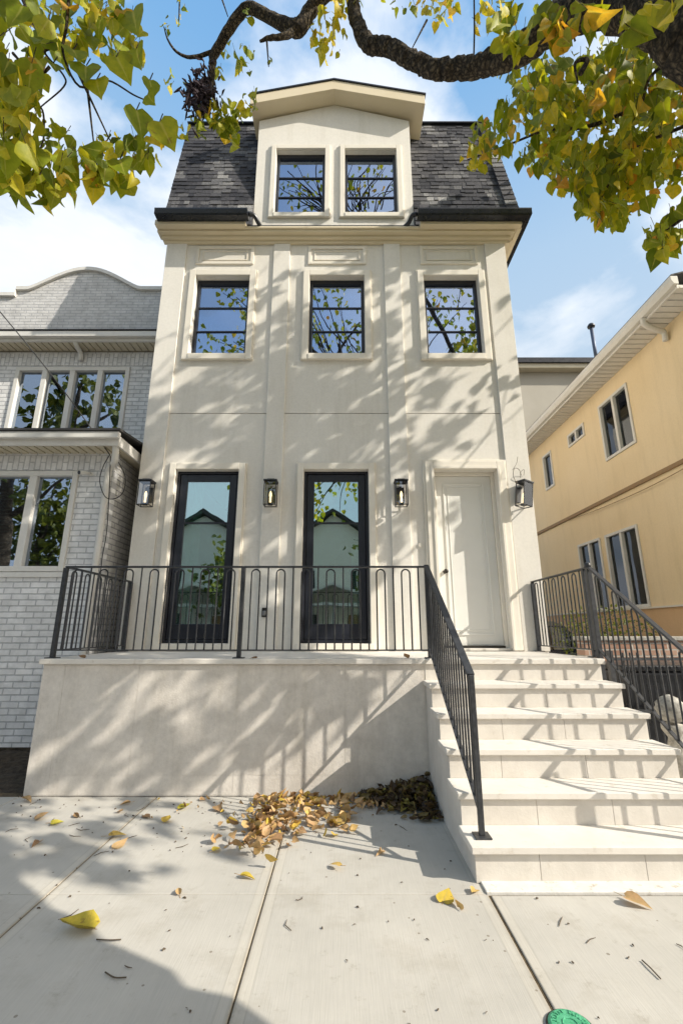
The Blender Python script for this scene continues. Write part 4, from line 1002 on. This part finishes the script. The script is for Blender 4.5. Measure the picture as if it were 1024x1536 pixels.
for _ in range(150):
    c_ = atZ(405, 1240); pp.append((c_.x+rnd.gauss(0,.13), c_.y+rnd.gauss(0,.21), .012+.045*rnd.random(), rnd.uniform(.045,.095)))
for _ in range(170):
    pp.append((rnd.uniform(-.75,.45), 4.44-abs(rnd.gauss(0,.13)), .012+.03*rnd.random(), rnd.uniform(.03,.085)))
for _ in range(60):
    pp.append((rnd.gauss(-.45,.55), 4.40-abs(rnd.gauss(0,.28)), .012, rnd.uniform(.02,.05)))
for _ in range(26):
    c_ = atZ(490, 1235); pp.append((c_.x+rnd.gauss(0,.12), c_.y+rnd.gauss(0,.16), .02, rnd.uniform(.06,.11)))
pile('leaf_pile', pp, 'loose tan and golden dry leaves gathered on the pavement in front of the porch wall', 'dryleaf', lambda: min(.8, rnd.betavariate(2.4,2.2)))
single = [(142,1387,.17,.9,'large yellow green fallen leaf lying alone at the left in the shade edge'),
 (362,1312,.09,.85,'yellow fallen leaf on the pavement right of the long seam, below the tan pile'),
 (510,1300,.09,.72,'pale yellow fallen leaf alone in the sunny middle of the pavement'),
 (572,1272,.08,.5,'brown leaf beside the handrail shadow near the steps'),
 (664,1348,.11,.85,'yellow fallen leaf of the pair in front of the steps, left one'),
 (688,1357,.12,.62,'tan fallen leaf of the pair in front of the steps, right one'),
 (712,1330,.06,.7,'small yellow leaf at the bottom left corner of the steps'),
 (938,1345,.12,.5,'curled orange brown leaf against the mortar strip below the steps'),
 (165,1252,.11,.75,'yellow brown leaf in the shade left, upper of two close together'),
 (172,1268,.10,.6,'brown leaf in the shade left, lower of two close together'),
 (35,1198,.12,.5,'olive brown leaf at the corner where the soil bed meets the porch wall'),
 (55,1225,.10,.45,'dull brown leaf on the shaded pavement at far left'),
 (78,1232,.08,.95,'small yellow green leaf beside the dull brown one at far left'),
 (120,1222,.08,.3,'dark crumpled leaf near the left end of the porch wall'),
 (178,1214,.07,.35,'small brown leaf close below the porch wall at left'),
 (195,1202,.08,.5,'small olive leaf touching the foot of the porch wall at left'),
 (217,1220,.10,.15,'reddish dark crumpled leaf below the porch wall'),
 (247,1230,.08,.8,'small yellow leaf right of the reddish crumpled one'),
 (268,1210,.10,.95,'yellow green leaf below the porch wall between two brown ones'),
 (325,1210,.10,.35,'pinkish brown folded leaf left of the tan pile by the wall'),
 (320,1274,.07,.85,'small yellow leaf left of the tan pile'),
 (270,1337,.06,.6,'tiny tan leaf on the pavement seam at left'),
 (365,1262,.09,.9,'bright yellow leaf at the left edge of the tan pile'),
 (450,1245,.08,.4,'brown leaf just right of the tan pile'),
 (60,1260,.07,.1,'tiny black leaf scrap in the shade at far left')]
for (x, y, s_, h_, lb) in single:
    p = atZ(x, y, .02); m = MB(); fallen(m, p, s_, h_)
    zmin = min(v.z for v in m.v); zmax = max(v.z for v in m.v); kz = min(1, s_*.32/(zmax-zmin+1e-6))
    for v in m.v: v.z = .004+(v.z-zmin)*kz
    d_ = (m.v[0]-m.v[-1]).normalized(); b_ = m.v[0]
    m.tube([b_, b_+d_*s_*.25+Vector((0,0,-.0)), b_+d_*s_*.5], .0015, 4)
    o = m.build('fallen_leaf', 'dryleaf', origin=p, smooth=True); tag(o, lb, 'leaf', 'single fallen leaves on the pavement')
# small leaves on the porch
for (x, lb) in ((-2.45, 'dry leaf on the porch edge left of the first black door'), (-.82, 'dry leaf on the porch edge under the middle of the railing'), (.62, 'dry leaf on the porch edge near the stair rail post')):
    m = MB(); p = Vector((x, PY+.0, ZD+.01)); fallen(m, p, .07, .2)
    zmin = min(v.z for v in m.v)
    for v in m.v: v.z += ZD+.003-zmin
    tag(m.build('fallen_leaf', 'dryleaf', origin=p), lb, 'leaf', 'leaves on the porch edge')
# litter: twigs and seeds too many to name
lt = MB()
for _ in range(260):
    if rnd.random() < .45: p = Vector((rnd.uniform(-2.8,.7), 4.45-abs(rnd.gauss(0,.5)), .004))
    else: p = Vector((rnd.uniform(-3,3.4), rnd.uniform(1.9,4.4), .004))
    if p.x > .74 and p.y > 2.95: continue
    a_ = rnd.uniform(0,6.28); l_ = rnd.uniform(.004,.02); w_ = rnd.uniform(.001,.004)
    if rnd.random() < .16: l_ = rnd.uniform(.04,.11); w_ = .0018
    d = Vector((math.cos(a_), math.sin(a_), 0)); b_ = d.cross(Vector((0,0,1)))*rnd.uniform(-.3,.3)*l_
    lt.tube([p, p+d*l_*.5+b_+Vector((0,0,.002)), p+d*l_], [w_, w_*1.3, w_*.6], 5)
o = lt.build('litter', 'twig'); tag(o, 'scattered twigs, stems and seed crumbs over the pavement', 'litter'); o['kind'] = 'stuff'
for (a, b, c_, lb) in (((158,1458),(172,1466),(190,1466),'short dark curved stem on the shaded pavement at lower left'), ((962,1440),(975,1452),(990,1468),'straight dark twig on the pavement at lower right'),
                      ((145,1409),(165,1410),(182,1409),'thin dark stem just below the large yellow green leaf')):
    tag(MB().tube(catmull([atZ(*a,.006), atZ(*b,.008), atZ(*c_,.006)], 4), .0028, 6).build('twig', 'twig'), lb, 'twig')
# green cover
gc = atZ(856, 1545); gx, gy = gc.x, gc.y
t = thing('pipe_cover', (gx, gy, 0), 'small round worn green metal cap set in the pavement joint', 'cover')
MB().lathe([(.001,.002),(.078,.002),(.078,.012),(.068,.018),(.001,.018)], (gx, gy, 0), 30).build('cap', 'greencap', t)
m = MB()
for k in range(26):
    if k % 7 == 6: continue
    a_ = k/26*2*math.pi; c_ = Vector((gx+0.053*math.cos(a_), gy+0.053*math.sin(a_), .0195)); rd = Vector((math.cos(a_), math.sin(a_), 0)); tg = Vector((-rd.y, rd.x, 0))
    m.obox(c_-rd*.006, c_+rd*.006, .003, .003); m.obox(c_-tg*.005+rd*(.008 if k%2 else -.006), c_+tg*.005+rd*(.008 if k%2 else -.006), .003, .003)
for k in range(10):
    a_ = k/10*2*math.pi; m.tube([(gx+.027*math.cos(a_), gy+.027*math.sin(a_), .0185), (gx+.027*math.cos(a_+.6), gy+.027*math.sin(a_+.6), .0185)], .003, 5)
m.build('raised_marks', 'greencap', t)
MB().lathe([(.079,.001),(.086,.001),(.085,.008),(.079,.008)], (gx, gy, 0), 30).build('rim', 'darkmetal', t)

# ================================================================== street opposite (reflected in the glass)
def far_house(x0, x1, mat, label):
    t = thing('gabled_house', ((x0+x1)/2, -15, 0), label, 'house', 'gabled houses across the street')
    cx = (x0+x1)/2; yF = -15.0
    ops = [(cx-2.0, cx-1.0, 3.7, 5.1), (cx+1.0, cx+2.0, 3.7, 5.1), (cx-2.0, cx-.8, 1.0, 2.5), (cx+.9, cx+1.9, .1, 2.3)]
    MB().wall(x0, x1, -.1, 6, ops, yF, yF-.2).box(x0, x0+.2, -24, yF-.2, -.1, 6).box(x1-.2, x1, -24, yF-.2, -.1, 6).prism([(x0,6),(x1,6),(cx,8.4)], yF-.2, yF).build('wall', mat, t)
    for o_ in ops[:3]:
        f = MB().frame(*o_, .1, yF-.1, yF+.04); f.box((o_[0]+o_[1])/2-.03, (o_[0]+o_[1])/2+.03, yF-.05, yF, o_[2]+.1, o_[3]-.1); f = f.build('window', 'whitetrim', t)
        MB().box(o_[0]+.1, o_[1]-.1, yF-.09, yF-.08, o_[2]+.1, o_[3]-.1).build('pane', 'blackpaint', f)
    o_ = ops[3]; MB().box(o_[0], o_[1], yF-.12, yF-.07, o_[2], o_[3]).build('door', 'bandtrim', t)
    MB().prism([(x0-.4,5.85),(cx,8.5),(x1+.4,5.85),(x1+.4,6.05),(cx,8.75),(x0-.4,6.05)], -24, yF+.4).build('roof', 'roofdark', t)
    MB().prism([(x0+.6,2.9),(cx,3.9),(x1-.6,2.9),(x1-.6,3.02),(cx,4.05),(x0+.6,3.02)], yF+.01, yF+1.6).box(x0+.6, x1-.6, yF+.01, yF+1.6, 2.75, 2.89).build('porch_roof', 'whitetrim', t)
    for x in (x0+.7, cx, x1-.8): MB().box(x, x+.14, yF+1.4, yF+1.54, -.05, 2.75).build('porch_post', 'whitetrim', t)
far_house(-12.3, -4.9, 'whitetrim', 'white gabled house across the street at the left, with a front porch')
far_house(-4.2, 3.0, 'trim', 'cream gabled house directly across the street')
far_house(3.7, 10.9, 'redbrick', 'red brick gabled house across the street')
def far_tree(x, y, h, label, group='trees across the street', clumps=170):
    t = thing('street_tree', (x, y, 0), label, 'tree', group)
    m = MB(); m.tube(catmull([(x,y,-.1),(x+.1,y,h*.3),(x-.1,y+.1,h*.55),(x+.2,y,h*.85)]), lerpl([.26,.2,.13,.03], 6, 0), 10, .1)
    for k in range(7):
        a_ = k*2.4; q = Vector((x,y,h*(.35+.06*k))); m.tube([q, q+Vector((math.cos(a_)*1.0,math.sin(a_)*1.0,.8)), q+Vector((math.cos(a_)*1.8,math.sin(a_)*1.8,1.6))], [.08,.05,.02], 6)
    m.build('trunk', 'bark', t, smooth=True); c = MB()
    for _ in range(clumps):
        p = Vector((x,y,h*.68))+Vector((rnd.gauss(0,1)*1.05, rnd.gauss(0,1)*1.05, rnd.gauss(0,1)*h*.14))
        for _ in range(7): leaf(c, p+rv()*.35, rv()+Vector((0,0,-.8)), rv(), rnd.uniform(.2,.32), rnd.random()*.6)
    c.build('crown', 'hedgeleaf', t)
far_tree(-9.5, -.6, 12.5, 'tall leafy tree at the kerb left of the viewer', None, 80); far_tree(-14, -9, 9.5, 'tall green street tree far to the left across the road'); far_tree(-11.4, -9.2, 6.5, 'green street tree across the road at the left'); far_tree(-5.2, -11.8, 6.0, 'smaller green street tree across the road between the white and cream gabled houses'); far_tree(4.0, -11.4, 6.5, 'green street tree across the road facing the steps')
# ================================================================== LIGHT, SKY, CAMERA
sun = bpy.data.lights.new('sun', 'SUN'); sun.energy = 5.0; sun.angle = R(.45); sun.color = (1, .93, .81)
so_ = bpy.data.objects.new('sun', sun); COL.objects.link(so_); so_.rotation_euler = SUN.to_track_quat('Z', 'Y').to_euler()
wd = bpy.data.worlds.new('World'); S.world = wd; wd.use_nodes = True; nt = wd.node_tree; bg = nt.nodes['Background']
sky = N(nt, 'ShaderNodeTexSky', sky_type='NISHITA'); sky.sun_disc = False
sky.sun_elevation = math.asin(SUN.z); sky.sun_rotation = math.atan2(SUN.x, SUN.y)
sky.air_density = 1.0; sky.dust_density = .6; sky.ozone_density = 1.6; sky.altitude = 0
tc = N(nt, 'ShaderNodeTexCoord')
mp = mapping(nt, tc.outputs['Generated'], (1.0, 1.0, 1.9)); mp2 = N(nt, 'ShaderNodeVectorMath', operation='ADD'); L(nt, mp, mp2.inputs[0]); mp2.inputs[1].default_value = (.35, .1, .22)
cn = noise(nt, mp2.outputs[0], 2.1, 9, .56); cn.inputs['Distortion'].default_value = .25
cf = ramp(nt, [(.47, (0,0,0)), (.60, (.85,)*3), (.72, (1,1,1))], cn.outputs[0]).outputs[0]
sp = N(nt, 'ShaderNodeSeparateXYZ'); L(nt, tc.outputs['Generated'], sp.inputs[0])
hz = ramp(nt, [(.0, (.68,.74,.80)), (.45, (.64,.79,.94)), (.66, (.52,.73,.96)), (.86, (.25,.54,.93)), (.97, (.18,.45,.88))], sp.outputs[2]).outputs[0]
hzs = N(nt, 'ShaderNodeVectorMath', operation='SCALE'); L(nt, hz, hzs.inputs[0]); hzs.inputs['Scale'].default_value = 7.9
skc = mixc(nt, .82, sky.outputs[0], hzs.outputs[0])
south = ramp(nt, [(.12, (.25,)*3), (.5, (1,1,1))], sp.outputs[1]).outputs[0]
cf = mixc(nt, 1.0, cf, south, 'MULTIPLY')
skc = mixc(nt, cf, skc, (8.2, 8.5, 8.9))
dt = N(nt, 'ShaderNodeVectorMath', operation='DOT_PRODUCT'); L(nt, tc.outputs['Generated'], dt.inputs[0]); dt.inputs[1].default_value = SUN
gl = ramp(nt, [(.52, (0,0,0)), (.75, (.5,)*3), (1, (1,1,1))], dt.outputs['Value']).outputs[0]
skc = mixc(nt, gl, skc, (16, 14.5, 12.7))
L(nt, skc, bg.inputs[0]); bg.inputs[1].default_value = .10
cam = bpy.data.cameras.new('camera'); co = bpy.data.objects.new('camera', cam); COL.objects.link(co)
co.location = (0, 0, H); co.rotation_euler = (R(90)+TH, 0, 0)
cam.sensor_fit = 'VERTICAL'; cam.sensor_height = 36; cam.lens = F/1536*36; cam.shift_x = -2/1536; cam.clip_start = .05; cam.clip_end = 600
S.camera = co
S.view_settings.view_transform = 'Standard'; S.view_settings.look = 'None'; S.view_settings.gamma = 1; S.view_settings.exposure = .36
S.cycles.max_bounces = 8; S.cycles.transparent_max_bounces = 12
